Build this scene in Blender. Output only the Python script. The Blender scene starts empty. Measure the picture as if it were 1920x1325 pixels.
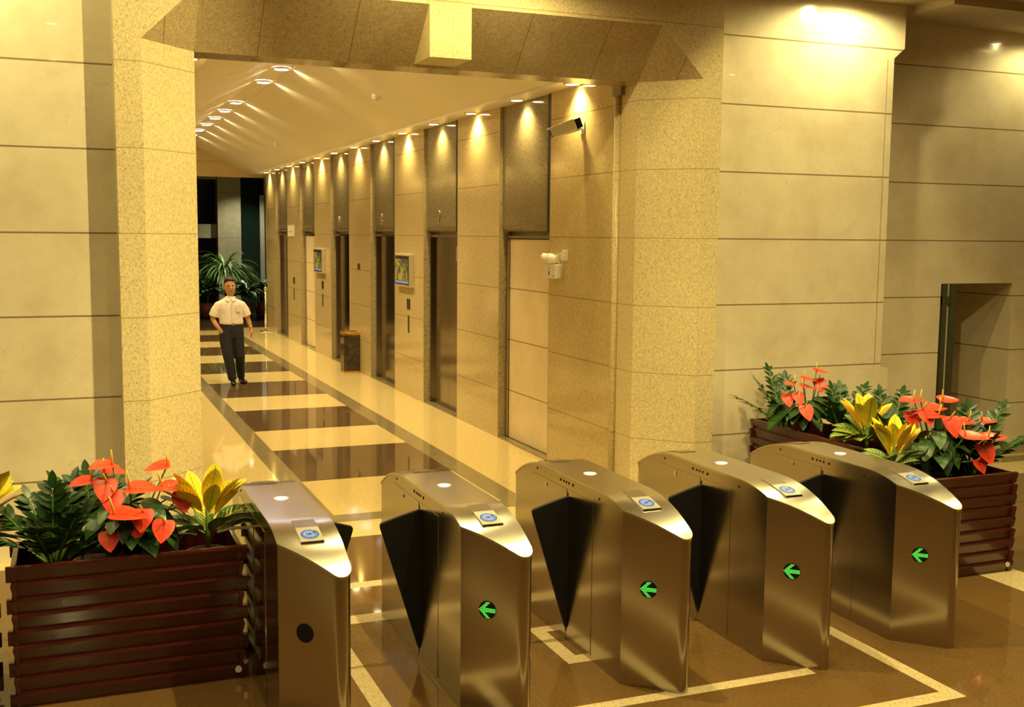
import bpy, bmesh, math, random
from mathutils import Vector, Matrix
random.seed(7)
PI = math.pi
S = bpy.context.scene
COL = S.collection

# ------------------------------------------------------------------ camera
YAW, PITCH, ROLL, FPX = 0.38655308, 0.10662592, 0.00953518, 2062.17
fwd = Vector((math.sin(YAW)*math.cos(PITCH), math.cos(YAW)*math.cos(PITCH), -math.sin(PITCH)))
r0 = Vector((math.cos(YAW), -math.sin(YAW), 0)); u0 = r0.cross(fwd)
rr = r0*math.cos(ROLL) + u0*math.sin(ROLL); uu = -r0*math.sin(ROLL) + u0*math.cos(ROLL)
cam = bpy.data.objects.new('camera', bpy.data.cameras.new('camera'))
COL.objects.link(cam)
cam.matrix_world = Matrix(((rr.x, uu.x, -fwd.x, 0), (rr.y, uu.y, -fwd.y, 0), (rr.z, uu.z, -fwd.z, 2.40), (0, 0, 0, 1)))
cam.data.sensor_width = 36.0
cam.data.lens = FPX/1920*36.0
cam.data.clip_start = 0.05; cam.data.clip_end = 200
S.camera = cam
# ------------------------------------------------------------------ world, exposure
W = bpy.data.worlds.new('world'); S.world = W; W.use_nodes = True
W.node_tree.nodes['Background'].inputs[0].default_value = (1.0, 0.76, 0.36, 1)
W.node_tree.nodes['Background'].inputs[1].default_value = 0.03
S.view_settings.view_transform = 'Standard'
S.view_settings.look = 'None'
S.view_settings.exposure = 1.15
S.view_settings.gamma = 1.0
S.view_settings.use_curve_mapping = False
# lamp colours and powers (W); every lamp sits in its own fixture below
WARM = (1.0, 0.78, 0.29); LOBBY = (1.0, 0.80, 0.31); COOL = (1.0, 0.81, 0.38); WALLC = (1.0, 0.86, 0.36)
P_WASH, P_RIDGE, P_SPILL, P_LOBBY, P_GATE, P_FAR = 46, 105, 12.0, 60, 80, 150

# ------------------------------------------------------------------ materials
def node_mat(name):
    m = bpy.data.materials.new(name); m.use_nodes = True
    nt = m.node_tree; b = nt.nodes['Principled BSDF']
    return m, nt, b
def mat(name, col, rough=0.5, metal=0.0, emit=None, estr=0.0, spec=0.5, var=0.0, vscale=8.0, aniso=0.0):
    m, nt, b = node_mat(name)
    b.inputs['Base Color'].default_value = (*col, 1)
    b.inputs['Roughness'].default_value = rough
    b.inputs['Metallic'].default_value = metal
    b.inputs['Specular IOR Level'].default_value = spec
    b.inputs['Anisotropic'].default_value = aniso
    if emit:
        b.inputs['Emission Color'].default_value = (*emit, 1)
        b.inputs['Emission Strength'].default_value = estr
    if var > 0:
        tc = nt.nodes.new('ShaderNodeTexCoord'); n = nt.nodes.new('ShaderNodeTexNoise')
        n.inputs['Scale'].default_value = vscale; n.inputs['Detail'].default_value = 4
        r = nt.nodes.new('ShaderNodeValToRGB')
        r.color_ramp.elements[0].position = 0.3; r.color_ramp.elements[1].position = 0.7
        r.color_ramp.elements[0].color = (*[c*(1-var) for c in col], 1)
        r.color_ramp.elements[1].color = (*[min(1, c*(1+var)) for c in col], 1)
        nt.links.new(tc.outputs['Object'], n.inputs['Vector'])
        nt.links.new(n.outputs['Fac'], r.inputs['Fac'])
        nt.links.new(r.outputs['Color'], b.inputs['Base Color'])
    return m
def math_node(nt, op, a, b=None):
    n = nt.nodes.new('ShaderNodeMath'); n.operation = op
    for i, v in enumerate((a, b)):
        if v is None: continue
        if isinstance(v, (int, float)): n.inputs[i].default_value = v
        else: nt.links.new(v, n.inputs[i])
    return n.outputs[0]
def stone(name, cols, scale, rough, joints=(), jcol=(0.1, 0.06, 0.02), fleck=None, fscale=60, fstretch=(1, 1, 1), famount=0.35,
          soft=0.18, veins=None, metal=0.0, coat=0.0, spec=0.5, rot=(0, 0, 0)):
    """Polished stone in world coordinates: clouded base, dark flecks, veins and saw joints."""
    m, nt, b = node_mat(name)
    L = nt.links.new
    geo = nt.nodes.new('ShaderNodeNewGeometry')
    mp = nt.nodes.new('ShaderNodeMapping'); mp.inputs['Scale'].default_value = fstretch; mp.inputs['Rotation'].default_value = rot
    L(geo.outputs['Position'], mp.inputs['Vector'])
    n = nt.nodes.new('ShaderNodeTexNoise'); n.inputs['Scale'].default_value = scale; n.inputs['Detail'].default_value = 6
    n.inputs['Roughness'].default_value = 0.65
    L(geo.outputs['Position'], n.inputs['Vector'])
    r = nt.nodes.new('ShaderNodeValToRGB')
    e = r.color_ramp.elements
    e[0].position = 0.5-soft; e[0].color = (*cols[0], 1); e[1].position = 0.5+soft; e[1].color = (*cols[-1], 1)
    if len(cols) > 2:
        k = e.new(0.5); k.color = (*cols[1], 1)
    L(n.outputs['Fac'], r.inputs['Fac'])
    col = r.outputs['Color']
    def mixin(fac, c, col):
        mx = nt.nodes.new('ShaderNodeMix'); mx.data_type = 'RGBA'
        L(fac, mx.inputs[0]); L(col, mx.inputs[6]); mx.inputs[7].default_value = (*c, 1)
        return mx.outputs[2]
    if fleck:
        f = nt.nodes.new('ShaderNodeTexNoise'); f.inputs['Scale'].default_value = fscale; f.inputs['Detail'].default_value = 3
        f.inputs['Roughness'].default_value = 0.7
        L(mp.outputs['Vector'], f.inputs['Vector'])
        q = nt.nodes.new('ShaderNodeValToRGB')
        q.color_ramp.elements[0].position = 0.54; q.color_ramp.elements[0].color = (0, 0, 0, 1)
        q.color_ramp.elements[1].position = 0.68; q.color_ramp.elements[1].color = (famount*2,)*3 + (1,)
        L(f.outputs['Fac'], q.inputs['Fac'])
        col = mixin(q.outputs['Color'], fleck, col)
    if veins:
        v = nt.nodes.new('ShaderNodeTexNoise'); v.inputs['Scale'].default_value = 1.6; v.inputs['Detail'].default_value = 8
        v.inputs['Distortion'].default_value = 1.5
        L(geo.outputs['Position'], v.inputs['Vector'])
        a = math_node(nt, 'ABSOLUTE', math_node(nt, 'SUBTRACT', v.outputs['Fac'], 0.5))
        k = math_node(nt, 'MULTIPLY', math_node(nt, 'LESS_THAN', a, 0.004), math_node(nt, 'GREATER_THAN', n.outputs['Fac'], 0.52))
        col = mixin(math_node(nt, 'MULTIPLY', k, 0.16), veins, col)
    if joints:
        sp = nt.nodes.new('ShaderNodeSeparateXYZ'); L(geo.outputs['Position'], sp.inputs[0])
        tot = None
        for ax, off, pitch, w in joints:
            t = math_node(nt, 'FRACT', math_node(nt, 'DIVIDE', math_node(nt, 'SUBTRACT', sp.outputs[ax], off - pitch/2), pitch))
            d = math_node(nt, 'ABSOLUTE', math_node(nt, 'SUBTRACT', t, 0.5))
            k = math_node(nt, 'LESS_THAN', d, w/2/pitch)
            tot = k if tot is None else math_node(nt, 'MAXIMUM', tot, k)
        col = mixin(math_node(nt, 'MULTIPLY', tot, 0.8), jcol, col)
    L(col, b.inputs['Base Color'])
    b.inputs['Roughness'].default_value = rough
    b.inputs['Specular IOR Level'].default_value = spec
    b.inputs['Coat Weight'].default_value = coat
    b.inputs['Coat Roughness'].default_value = 0.03
    return m
ZJ = ('Z', 0.58, 0.6035, 0.013)
M = {}
M['marble'] = stone('cream_marble', [(0.66, 0.56, 0.40), (0.74, 0.65, 0.48), (0.80, 0.71, 0.54)], 2.2, 0.16, [ZJ], jcol=(0.16, 0.09, 0.03), veins=(0.35, 0.22, 0.08), coat=0.5)
M['marble_plain'] = stone('cream_marble_plain', [(0.66, 0.56, 0.40), (0.78, 0.68, 0.5)], 2.2, 0.2, [], veins=(0.35, 0.22, 0.08))
M['portal'] = stone('speckled_granite', [(0.56, 0.47, 0.30), (0.69, 0.57, 0.32), (0.79, 0.665, 0.37)], 45, 0.28, [('Z', 0.58, 0.6035, 0.007)],
                    jcol=(0.3, 0.22, 0.11), fleck=(0.16, 0.12, 0.06), fscale=75, fstretch=(1.6, 1.6, 0.7), famount=0.36, rot=(0.7, 0.6, 0.3))
M['lintel'] = stone('speckled_granite_shaded', [(0.36, 0.28, 0.16), (0.45, 0.355, 0.21), (0.53, 0.43, 0.26)], 45, 0.12, [('X', 2.845, 0.71, 0.008)],
                    jcol=(0.2, 0.13, 0.05), fleck=(0.12, 0.085, 0.045), fscale=75, fstretch=(1.6, 1.6, 0.7), famount=0.33, rot=(0.7, 0.6, 0.3))  # portal granite darkened: shade of the down-facing soffit put into the colour
M['pier'] = stone('polished_granite', [(0.47, 0.375, 0.19), (0.57, 0.455, 0.235), (0.65, 0.52, 0.275)], 30, 0.10, [('Z', 0.58, 0.6035, 0.010)],
                  jcol=(0.26, 0.18, 0.07), fleck=(0.25, 0.18, 0.08), fscale=60, famount=0.25)
M['dark_granite'] = stone('dark_granite', [(0.16, 0.13, 0.08), (0.23, 0.19, 0.115), (0.30, 0.25, 0.15)], 35, 0.10, [],
                          fleck=(0.07, 0.06, 0.04), fscale=60, famount=0.3)
M['jamb'] = stone('jamb_granite', [(0.30, 0.25, 0.15), (0.48, 0.39, 0.22)], 40, 0.25, [], fleck=(0.1, 0.08, 0.05), fscale=50, famount=0.4)
M['cream_panel'] = stone('cream_panel', [(0.74, 0.60, 0.36), (0.84, 0.70, 0.44)], 3, 0.30, [ZJ], jcol=(0.2, 0.12, 0.04))
M['ceiling'] = mat('ceiling_paint', (0.78, 0.72, 0.60), 0.38, spec=0.35)
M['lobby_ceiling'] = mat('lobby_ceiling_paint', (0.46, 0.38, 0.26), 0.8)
M['fl_brown'] = stone('floor_brown_granite', [(0.105, 0.057, 0.018), (0.130, 0.072, 0.024), (0.155, 0.088, 0.030)], 60, 0.045,
                      [('X', 0.4, 0.9125, 0.004), ('Y', 4.82, 0.9, 0.004)], jcol=(0.14, 0.088, 0.036), fleck=(0.05, 0.028, 0.012), fscale=120, famount=0.2, spec=0.65)
M['fl_light'] = stone('floor_light_granite', [(0.60, 0.46, 0.21), (0.70, 0.545, 0.255), (0.76, 0.60, 0.29)], 30, 0.05, [],
                      fleck=(0.32, 0.22, 0.1), fscale=60, famount=0.3, spec=0.65)
M['fl_line'] = stone('floor_inlay_granite', [(0.46, 0.37, 0.21), (0.58, 0.47, 0.28)], 30, 0.15, [], fleck=(0.2, 0.14, 0.07), fscale=55, famount=0.4)
M['fl_dark'] = stone('floor_dark_granite', [(0.085, 0.05, 0.026), (0.115, 0.07, 0.036), (0.14, 0.088, 0.045)], 30, 0.045,
                     [('X', 2.08, 0.772, 0.004), ('Y', 10.5, 0.8175, 0.004)], jcol=(0.05, 0.03, 0.015), spec=0.65)
M['fl_band'] = stone('floor_band_granite', [(0.22, 0.17, 0.09), (0.29, 0.23, 0.12)], 30, 0.07, [], spec=0.65)
M['fl_far'] = stone('floor_far_granite', [(0.05, 0.035, 0.022), (0.08, 0.055, 0.034)], 20, 0.07, [], spec=0.6)
M['black'] = mat('black_gap', (0.012, 0.010, 0.008), 0.6)
def brushed(name, col, rough, stretch=(3, 3, 600), bump=0.0, aniso=0.3):
    m, nt, b = node_mat(name)
    b.inputs['Base Color'].default_value = (*col, 1); b.inputs['Metallic'].default_value = 1.0
    b.inputs['Anisotropic'].default_value = aniso
    tc = nt.nodes.new('ShaderNodeTexCoord'); mp = nt.nodes.new('ShaderNodeMapping'); mp.inputs['Scale'].default_value = stretch
    n = nt.nodes.new('ShaderNodeTexNoise'); n.inputs['Scale'].default_value = 1.0; n.inputs['Detail'].default_value = 3
    nt.links.new(tc.outputs['Object'], mp.inputs['Vector']); nt.links.new(mp.outputs['Vector'], n.inputs['Vector'])
    mr = nt.nodes.new('ShaderNodeMapRange'); mr.inputs['To Min'].default_value = rough*0.985; mr.inputs['To Max'].default_value = rough*1.015
    nt.links.new(n.outputs['Fac'], mr.inputs['Value']); nt.links.new(mr.outputs['Result'], b.inputs['Roughness'])
    if bump:
        bp = nt.nodes.new('ShaderNodeBump'); bp.inputs['Strength'].default_value = bump; bp.inputs['Distance'].default_value = 0.002
        nt.links.new(n.outputs['Fac'], bp.inputs['Height']); nt.links.new(bp.outputs['Normal'], b.inputs['Normal'])
    return m
M['steel'] = brushed('brushed_steel', (0.44, 0.405, 0.37), 0.19)
M['steel_cap'] = brushed('brushed_steel_cap', (0.60, 0.57, 0.52), 0.2, (3, 500, 3))
M['steel_mirror'] = brushed('polished_steel', (0.50, 0.45, 0.39), 0.07, bump=0.0)
M['door_steel'] = brushed('lift_door_steel', (0.30, 0.25, 0.22), 0.14, (300, 300, 2), 0.0, 0.2)
M['chrome'] = mat('chrome', (0.85, 0.84, 0.82), 0.08, 1.0)
M['grey_metal'] = mat('grey_metal', (0.30, 0.27, 0.22), 0.3, 1.0)
M['reader_dark'] = mat('reader_dark_steel', (0.35, 0.31, 0.26), 0.3, 1.0)
M['reader_pale'] = mat('reader_pale_steel', (0.36, 0.33, 0.29), 0.4, 0.5)
M['rubber'] = mat('black_rubber', (0.009, 0.0085, 0.0085), 0.6, spec=0.25)
M['led_off'] = mat('dark_display', (0.008, 0.008, 0.008), 0.5, spec=0.2)
M['led'] = mat('green_led', (0.05, 0.5, 0.05), 0.5, emit=(0.12, 1.0, 0.10), estr=0.5)
M['indicator'] = mat('indicator_lamp', (1, 0.85, 0.6), 0.4, emit=(1.0, 0.86, 0.55), estr=1.0)
M['ind_ring'] = mat('indicator_ring', (0.75, 0.35, 0.22), 0.4)
M['blue'] = mat('emblem_blue', (0.025, 0.12, 0.75), 0.4)
M['navy'] = mat('emblem_navy', (0.015, 0.03, 0.10), 0.4)
M['white'] = mat('white_plastic', (0.80, 0.77, 0.68), 0.4)
M['paper'] = mat('emblem_white', (0.45, 0.46, 0.5), 0.45)
def wood(name, c0, c1, rough):
    m, nt, b = node_mat(name)
    tc = nt.nodes.new('ShaderNodeTexCoord'); mp = nt.nodes.new('ShaderNodeMapping'); mp.inputs['Scale'].default_value = (1.2, 22, 22)
    n = nt.nodes.new('ShaderNodeTexNoise'); n.inputs['Scale'].default_value = 3; n.inputs['Detail'].default_value = 6; n.inputs['Distortion'].default_value = 0.6
    r = nt.nodes.new('ShaderNodeValToRGB'); r.color_ramp.elements[0].position = 0.3; r.color_ramp.elements[1].position = 0.72
    r.color_ramp.elements[0].color = (*c0, 1); r.color_ramp.elements[1].color = (*c1, 1)
    L = nt.links.new
    L(tc.outputs['Object'], mp.inputs['Vector']); L(mp.outputs['Vector'], n.inputs['Vector']); L(n.outputs['Fac'], r.inputs['Fac']); L(r.outputs['Color'], b.inputs['Base Color'])
    b.inputs['Roughness'].default_value = rough; b.inputs['Coat Weight'].default_value = 0.7; b.inputs['Coat Roughness'].default_value = 0.12
    return m
M['mahogany'] = wood('mahogany', (0.042, 0.007, 0.006), (0.085, 0.014, 0.010), 0.3)
M['soil'] = mat('potting_soil', (0.035, 0.022, 0.014), 0.95, var=0.4, vscale=40)
M['clay'] = mat('clay_pot', (0.22, 0.09, 0.05), 0.6)
M['stem'] = mat('green_stem', (0.10, 0.20, 0.03), 0.45)
M['spadix'] = mat('yellow_spadix', (0.90, 0.62, 0.12), 0.5)
M['bronze'] = mat('gold_lid', (0.75, 0.48, 0.12), 0.25, 1.0)
M['bulb'] = mat('lamp_lens', (1, 0.9, 0.7), 0.4, emit=(1.0, 0.80, 0.42), estr=14)
M['bulb_cool'] = mat('cool_lamp_lens', (1, 1, 1), 0.4, emit=(0.80, 0.82, 1.0), estr=20)
M['trim_ring'] = mat('lamp_ring', (0.75, 0.66, 0.48), 0.3, 0.8)
M['skin'] = mat('skin', (0.52, 0.26, 0.13), 0.5)
M['shirt'] = mat('shirt_cloth', (0.80, 0.72, 0.66), 0.85, var=0.06, vscale=18)
M['trouser'] = mat('trouser_cloth', (0.012, 0.013, 0.022), 0.8)
M['leather'] = mat('black_leather', (0.012, 0.010, 0.010), 0.3)
M['hair'] = mat('black_hair', (0.020, 0.010, 0.008), 0.55)
M['gold'] = mat('buckle', (0.8, 0.62, 0.25), 0.25, 1.0)
M['glass_dark'] = mat('dark_glass', (0.010, 0.022, 0.018), 0.06, spec=0.5)
M['far_black'] = mat('dark_recess', (0.018, 0.013, 0.012), 0.4)
M['far_stone'] = stone('far_column_stone', [(0.34, 0.32, 0.22), (0.44, 0.42, 0.30)], 6, 0.15, [('Z', 0.9, 1.35, 0.01)])
M['far_grey'] = mat('far_grey_panel', (0.42, 0.42, 0.34), 0.4)
M['red_wall'] = mat('red_brown_panel', (0.17, 0.055, 0.03), 0.5)
M['back_wall'] = mat('lobby_wall_paint', (0.30, 0.22, 0.13), 0.5)
M['tv_body'] = mat('display_casing', (0.62, 0.55, 0.40), 0.35, 0.4)
M['dark_plate'] = mat('call_plate', (0.09, 0.075, 0.05), 0.3, 0.7)
M['green_metal'] = mat('green_grey_metal', (0.10, 0.105, 0.065), 0.35, 0.6)
M['frost'] = mat('pale_glass', (0.40, 0.44, 0.36), 0.12)
def leafmat(name, base, edge, vein, rough=0.32, veins=9.0, vein_w=0.16, slope=0.55, sheen=0.0):
    """Leaf coloured along its own width and length (UV): midrib, side veins and margin."""
    m, nt, b = node_mat(name); L = nt.links.new
    uv = nt.nodes.new('ShaderNodeUVMap'); sp = nt.nodes.new('ShaderNodeSeparateXYZ'); L(uv.outputs['UV'], sp.inputs[0])
    u = math_node(nt, 'ABSOLUTE', math_node(nt, 'SUBTRACT', sp.outputs['X'], 0.5))      # 0 midrib .. 0.5 edge
    tc = nt.nodes.new('ShaderNodeTexCoord'); n = nt.nodes.new('ShaderNodeTexNoise'); n.inputs['Scale'].default_value = 9
    L(tc.outputs['Object'], n.inputs['Vector'])
    def mixin(fac, c, col):
        mx = nt.nodes.new('ShaderNodeMix'); mx.data_type = 'RGBA'; L(fac, mx.inputs[0])
        if isinstance(col, tuple): mx.inputs[6].default_value = (*col, 1)
        else: L(col, mx.inputs[6])
        mx.inputs[7].default_value = (*c, 1); return mx.outputs[2]
    mr = nt.nodes.new('ShaderNodeMapRange'); mr.inputs['From Min'].default_value = 0.35; mr.inputs['From Max'].default_value = 0.65
    L(n.outputs['Fac'], mr.inputs['Value'])
    col = mixin(mr.outputs['Result'], edge, base)
    t = math_node(nt, 'FRACT', math_node(nt, 'MULTIPLY', math_node(nt, 'SUBTRACT', sp.outputs['Y'], math_node(nt, 'MULTIPLY', u, slope)), veins))
    side = math_node(nt, 'LESS_THAN', math_node(nt, 'ABSOLUTE', math_node(nt, 'SUBTRACT', t, 0.5)), vein_w)
    mid = math_node(nt, 'LESS_THAN', u, 0.035)
    inner = math_node(nt, 'LESS_THAN', u, 0.36)
    col = mixin(math_node(nt, 'MAXIMUM', math_node(nt, 'MULTIPLY', side, inner), mid), vein, col)
    L(col, b.inputs['Base Color']); b.inputs['Roughness'].default_value = rough
    return m
M['zz_leaf'] = leafmat('glossy_green_leaf', (0.008, 0.036, 0.008), (0.024, 0.075, 0.012), (0.03, 0.08, 0.02), 0.30, vein_w=0.0)
M['anth_leaf'] = leafmat('heart_green_leaf', (0.012, 0.048, 0.009), (0.032, 0.092, 0.014), (0.05, 0.12, 0.03), 0.32, veins=5, vein_w=0.06)
M['spathe'] = leafmat('red_spathe', (0.72, 0.040, 0.018), (0.85, 0.085, 0.035), (0.60, 0.025, 0.012), 0.25, veins=4, vein_w=0.05)
M['croton_y'] = leafmat('yellow_croton_leaf', (0.90, 0.66, 0.03), (0.95, 0.78, 0.06), (0.22, 0.32, 0.03), 0.35, veins=9, vein_w=0.10)
M['croton_o'] = leafmat('orange_croton_leaf', (0.90, 0.42, 0.03), (0.95, 0.62, 0.05), (0.85, 0.55, 0.05), 0.35, veins=9, vein_w=0.08)
M['croton_g'] = leafmat('green_croton_leaf', (0.035, 0.12, 0.02), (0.07, 0.20, 0.02), (0.75, 0.62, 0.08), 0.35, veins=8, vein_w=0.10)
M['palm'] = leafmat('palm_leaf', (0.09, 0.20, 0.05), (0.20, 0.34, 0.10), (0.15, 0.28, 0.08), 0.4, vein_w=0.0)
M['dark_leaf'] = leafmat('dark_foliage', (0.03, 0.08, 0.02), (0.07, 0.16, 0.04), (0.08, 0.16, 0.05), 0.35, vein_w=0.0)

# ------------------------------------------------------------------ mesh helpers
class MB:
    def __init__(s): s.v = []; s.f = []; s.m = []; s.uv = []; s.sm = []
    def add(s, vs, fs, mi=0, uvs=None, smooth=False):
        o = len(s.v); s.v += [tuple(v) for v in vs]
        for k, f in enumerate(fs):
            s.f.append([o+i for i in f]); s.m.append(mi); s.sm.append(smooth)
            s.uv.append([uvs[i] for i in f] if uvs else [(0, 0)]*len(f))
        return s
    def box(s, x0, x1, y0, y1, z0, z1, mi=0):
        vs = [(x, y, z) for x in (x0, x1) for y in (y0, y1) for z in (z0, z1)]
        return s.add(vs, [(0, 1, 3, 2), (4, 6, 7, 5), (0, 4, 5, 1), (2, 3, 7, 6), (0, 2, 6, 4), (1, 5, 7, 3)], mi)
    def quad(s, a, b, c, d, mi=0): return s.add([a, b, c, d], [(0, 1, 2, 3)], mi)
    def prism(s, poly, axis, lo, hi, mi=0):
        """poly: 2-D outline, extruded along axis ('x','y','z')."""
        def P(p, t):
            return {'x': (t, p[0], p[1]), 'y': (p[0], t, p[1]), 'z': (p[0], p[1], t)}[axis]
        n = len(poly)
        vs = [P(p, lo) for p in poly]+[P(p, hi) for p in poly]
        fs = [tuple(range(n))[::-1], tuple(range(n, 2*n))]+[(i, (i+1) % n, n+(i+1) % n, n+i) for i in range(n)]
        return s.add(vs, fs, mi)
    def tube(s, pts, rad, n=10, mi=0, cap=True, flat=1.0, up=None):
        """Lofted tube; rad is a number or a list; an entry may be (rx, ry)."""
        pts = [Vector(p) for p in pts]; N = len(pts)
        if not isinstance(rad, (list, tuple)): rad = [rad]*N
        vs = []; prev = None
        for i, p in enumerate(pts):
            d = (pts[min(i+1, N-1)]-pts[max(i-1, 0)]).normalized()
            ref = Vector(up) if up else (Vector((0, 0, 1)) if abs(d.z) < 0.95 else Vector((0, 1, 0)))
            if prev is not None and not up: ref = prev
            a = d.cross(ref)
            if a.length < 1e-5: a = d.orthogonal()
            a.normalize(); b = a.cross(d).normalized(); prev = b
            r = rad[i]; rx, ry = (r if isinstance(r, (tuple, list)) else (r, r*flat))
            vs += [p+a*math.cos(2*PI*k/n)*rx+b*math.sin(2*PI*k/n)*ry for k in range(n)]
        fs = [(i*n+k, i*n+(k+1) % n, (i+1)*n+(k+1) % n, (i+1)*n+k) for i in range(N-1) for k in range(n)]
        s.add(vs, fs, mi, smooth=True)
        if cap:
            s.add(vs[:n], [tuple(range(n))], mi); s.add(vs[-n:], [tuple(range(n))[::-1]], mi)
        return s
    def cyl(s, c, axis, r, h, n=24, mi=0, r2=None):
        c = Vector(c); a = Vector(axis).normalized()
        return s.tube([c, c+a*h], [r, r if r2 is None else r2], n, mi)
    def ball(s, c, r, mi=0, nu=14, nv=9, squash=(1, 1, 1)):
        vs = []; c = Vector(c)
        for j in range(nv+1):
            t = PI*j/nv
            for k in range(nu):
                p = 2*PI*k/nu
                vs.append(c+Vector((math.sin(t)*math.cos(p)*squash[0], math.sin(t)*math.sin(p)*squash[1], math.cos(t)*squash[2]))*r)
        fs = [(j*nu+k, j*nu+(k+1) % nu, (j+1)*nu+(k+1) % nu, (j+1)*nu+k) for j in range(nv) for k in range(nu)]
        return s.add(vs, fs, mi, smooth=True)
    def disc(s, c, normal, r0, r1, n=32, mi=0, up=(0, 0, 1)):
        nrm = Vector(normal).normalized(); a = Vector(up).cross(nrm)
        if a.length < 1e-4: a = nrm.orthogonal()
        a.normalize(); b = nrm.cross(a); c = Vector(c)
        if r0 <= 0:
            vs = [c+(a*math.cos(2*PI*k/n)+b*math.sin(2*PI*k/n))*r1 for k in range(n)]
            return s.add(vs, [tuple(range(n))], mi)
        vs = [c+(a*math.cos(2*PI*k/n)+b*math.sin(2*PI*k/n))*r for r in (r0, r1) for k in range(n)]
        return s.add(vs, [(k, n+k, n+(k+1) % n, (k+1) % n) for k in range(n)], mi)
    def leaf(s, base, direction, normal, length, shape, mi=0, droop=0.0, fold=0.15, n=8, curl=0.0):
        """A leaf blade: shape(t) gives the half width at t; droop bends it down along its length."""
        p = Vector(base); d = Vector(direction).normalized(); nn = Vector(normal)
        side = d.cross(nn)
        if side.length < 1e-4: side = d.orthogonal()
        side.normalize()
        step = length/n; vs = []; uvs = []
        for i in range(n+1):
            t = i/n; up = side.cross(d).normalized(); w = shape(t)*length
            vs += [p-side*w+up*w*fold, p.copy(), p+side*w+up*w*fold]
            uvs += [(0.0, t), (0.5, t), (1.0, t)]
            d = (d+Vector((0, 0, -1))*droop/n + up*curl/n).normalized(); p = p+d*step
        fs = []
        for i in range(n):
            a = i*3; fs += [(a, a+1, a+4, a+3), (a+1, a+2, a+5, a+4)]
        return s.add(vs, fs, mi, uvs, smooth=True)
    def build(s, name, mats, parent=None, loc=None, bevel=0.0, subsurf=0):
        me = bpy.data.meshes.new(name); me.from_pydata(s.v, [], s.f)
        if not isinstance(mats, (list, tuple)): mats = [mats]
        for k in mats: me.materials.append(M[k] if isinstance(k, str) else k)
        me.polygons.foreach_set('material_index', s.m)
        me.polygons.foreach_set('use_smooth', s.sm)
        uvl = me.uv_layers.new(name='UVMap')
        flat = [c for f in s.uv for p in f for c in p]
        uvl.data.foreach_set('uv', flat)
        me.update()
        bm = bmesh.new(); bm.from_mesh(me); bmesh.ops.remove_doubles(bm, verts=bm.verts, dist=1e-5)
        if not any(k in name for k in ('foliage', 'leaf', 'spathe')): bmesh.ops.recalc_face_normals(bm, faces=bm.faces)
        bm.to_mesh(me); bm.free()
        o = bpy.data.objects.new(name, me); COL.objects.link(o)
        if parent: o.parent = parent
        if loc: o.location = loc
        if bevel:
            b = o.modifiers.new('bevel', 'BEVEL'); b.width = bevel; b.segments = 2; b.limit_method = 'ANGLE'
        if subsurf:
            b = o.modifiers.new('subsurf', 'SUBSURF'); b.levels = subsurf; b.render_levels = subsurf
        return o
def tag(o, label=None, cat=None, group=None, kind=None):
    if label: o['label'] = label
    if cat: o['category'] = cat
    if group: o['group'] = group
    if kind: o['kind'] = kind
    return o
def thing(name, label, cat, loc=(0, 0, 0), rz=0, group=None):
    o = bpy.data.objects.new(name, None); COL.objects.link(o); o.location = loc; o.rotation_euler = (0, 0, rz)
    o.empty_display_size = 0.1
    return tag(o, label, cat, group)
def dup(root, loc, rz=None, label=None, group=None):
    r = root.copy(); COL.objects.link(r); r.location = loc
    if rz is not None: r.rotation_euler = (0, 0, rz)
    if label: r['label'] = label
    if group: r['group'] = group
    for ch in list(root.children):
        c = ch.copy(); COL.objects.link(c); c.parent = r
        for g in list(ch.children):
            d = g.copy(); COL.objects.link(d); d.parent = c
    return r
def remesh(o, voxel, smooth=4):
    r = o.modifiers.new('remesh', 'REMESH'); r.mode = 'VOXEL'; r.voxel_size = voxel; r.use_smooth_shade = True
    s = o.modifiers.new('smooth', 'SMOOTH'); s.iterations = smooth; s.factor = 0.5
    return o
def lamp(parent, power, color, loc=(0, 0, 0), aim=(0, 0, -1), angle=80, blend=0.6, radius=0.03, kind='SPOT', name='bulb'):
    d = bpy.data.lights.new(name, kind); d.energy = power; d.color = color; d.shadow_soft_size = radius
    if kind == 'SPOT': d.spot_size = math.radians(angle); d.spot_blend = blend
    o = bpy.data.objects.new(name, d); COL.objects.link(o); o.parent = parent; o.location = loc
    o.rotation_euler = Vector(aim).to_track_quat('-Z', 'Y').to_euler()
    return o

# ================================================================== SETTING
CX = 2.848                      # corridor centre line
XL, XR = 0.956, 4.74            # corridor walls
YF, YI, YW, YR = 8.33, 8.75, 8.60, 9.26   # portal front, portal inner plane, lobby wall, recessed wall
YE = 29.0                       # corridor end
ZC = 4.62                       # lobby ceiling
# ---- floor: one slab, its stone pattern laid in as faces
def floor_mat(x, y):
    MI = dict(brown=0, light=1, line=2, dark=3, band=4, far=5)
    if y > YE-0.45: return MI['far']
    if y > 9.13:
        if x < 1.88 or x > 3.853: return MI['light']
        if x < 2.078 or x > 3.62: return MI['band']
        t = (y-10.50) % 2.905
        return MI['dark'] if (t < 1.635 and y > 10.4) else MI['light']
    if y > 8.886: return MI['band']
    if y > 8.404: return MI['light']
    lines = [(-4, 4.354, 4.27, 4.37), (4.262, 4.354, 4.27, 7.27), (1.385, 1.482, 4.27, 6.625), (0.9, 4.354, 7.15, 7.27), (0.9, 4.354, 6.475, 6.625),
             (1.385, 3.80, 4.81, 4.893), (2.57, 2.66, 5.42, 6.02), (2.57, 2.9, 5.93, 6.02), (2.57, 2.9, 5.42, 5.525), (6.05, 6.40, -8, 5.9)]
    for x0, x1, y0, y1 in lines:
        if x0 < x < x1 and y0 < y < y1: return MI['line']
    return MI['brown']
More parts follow.
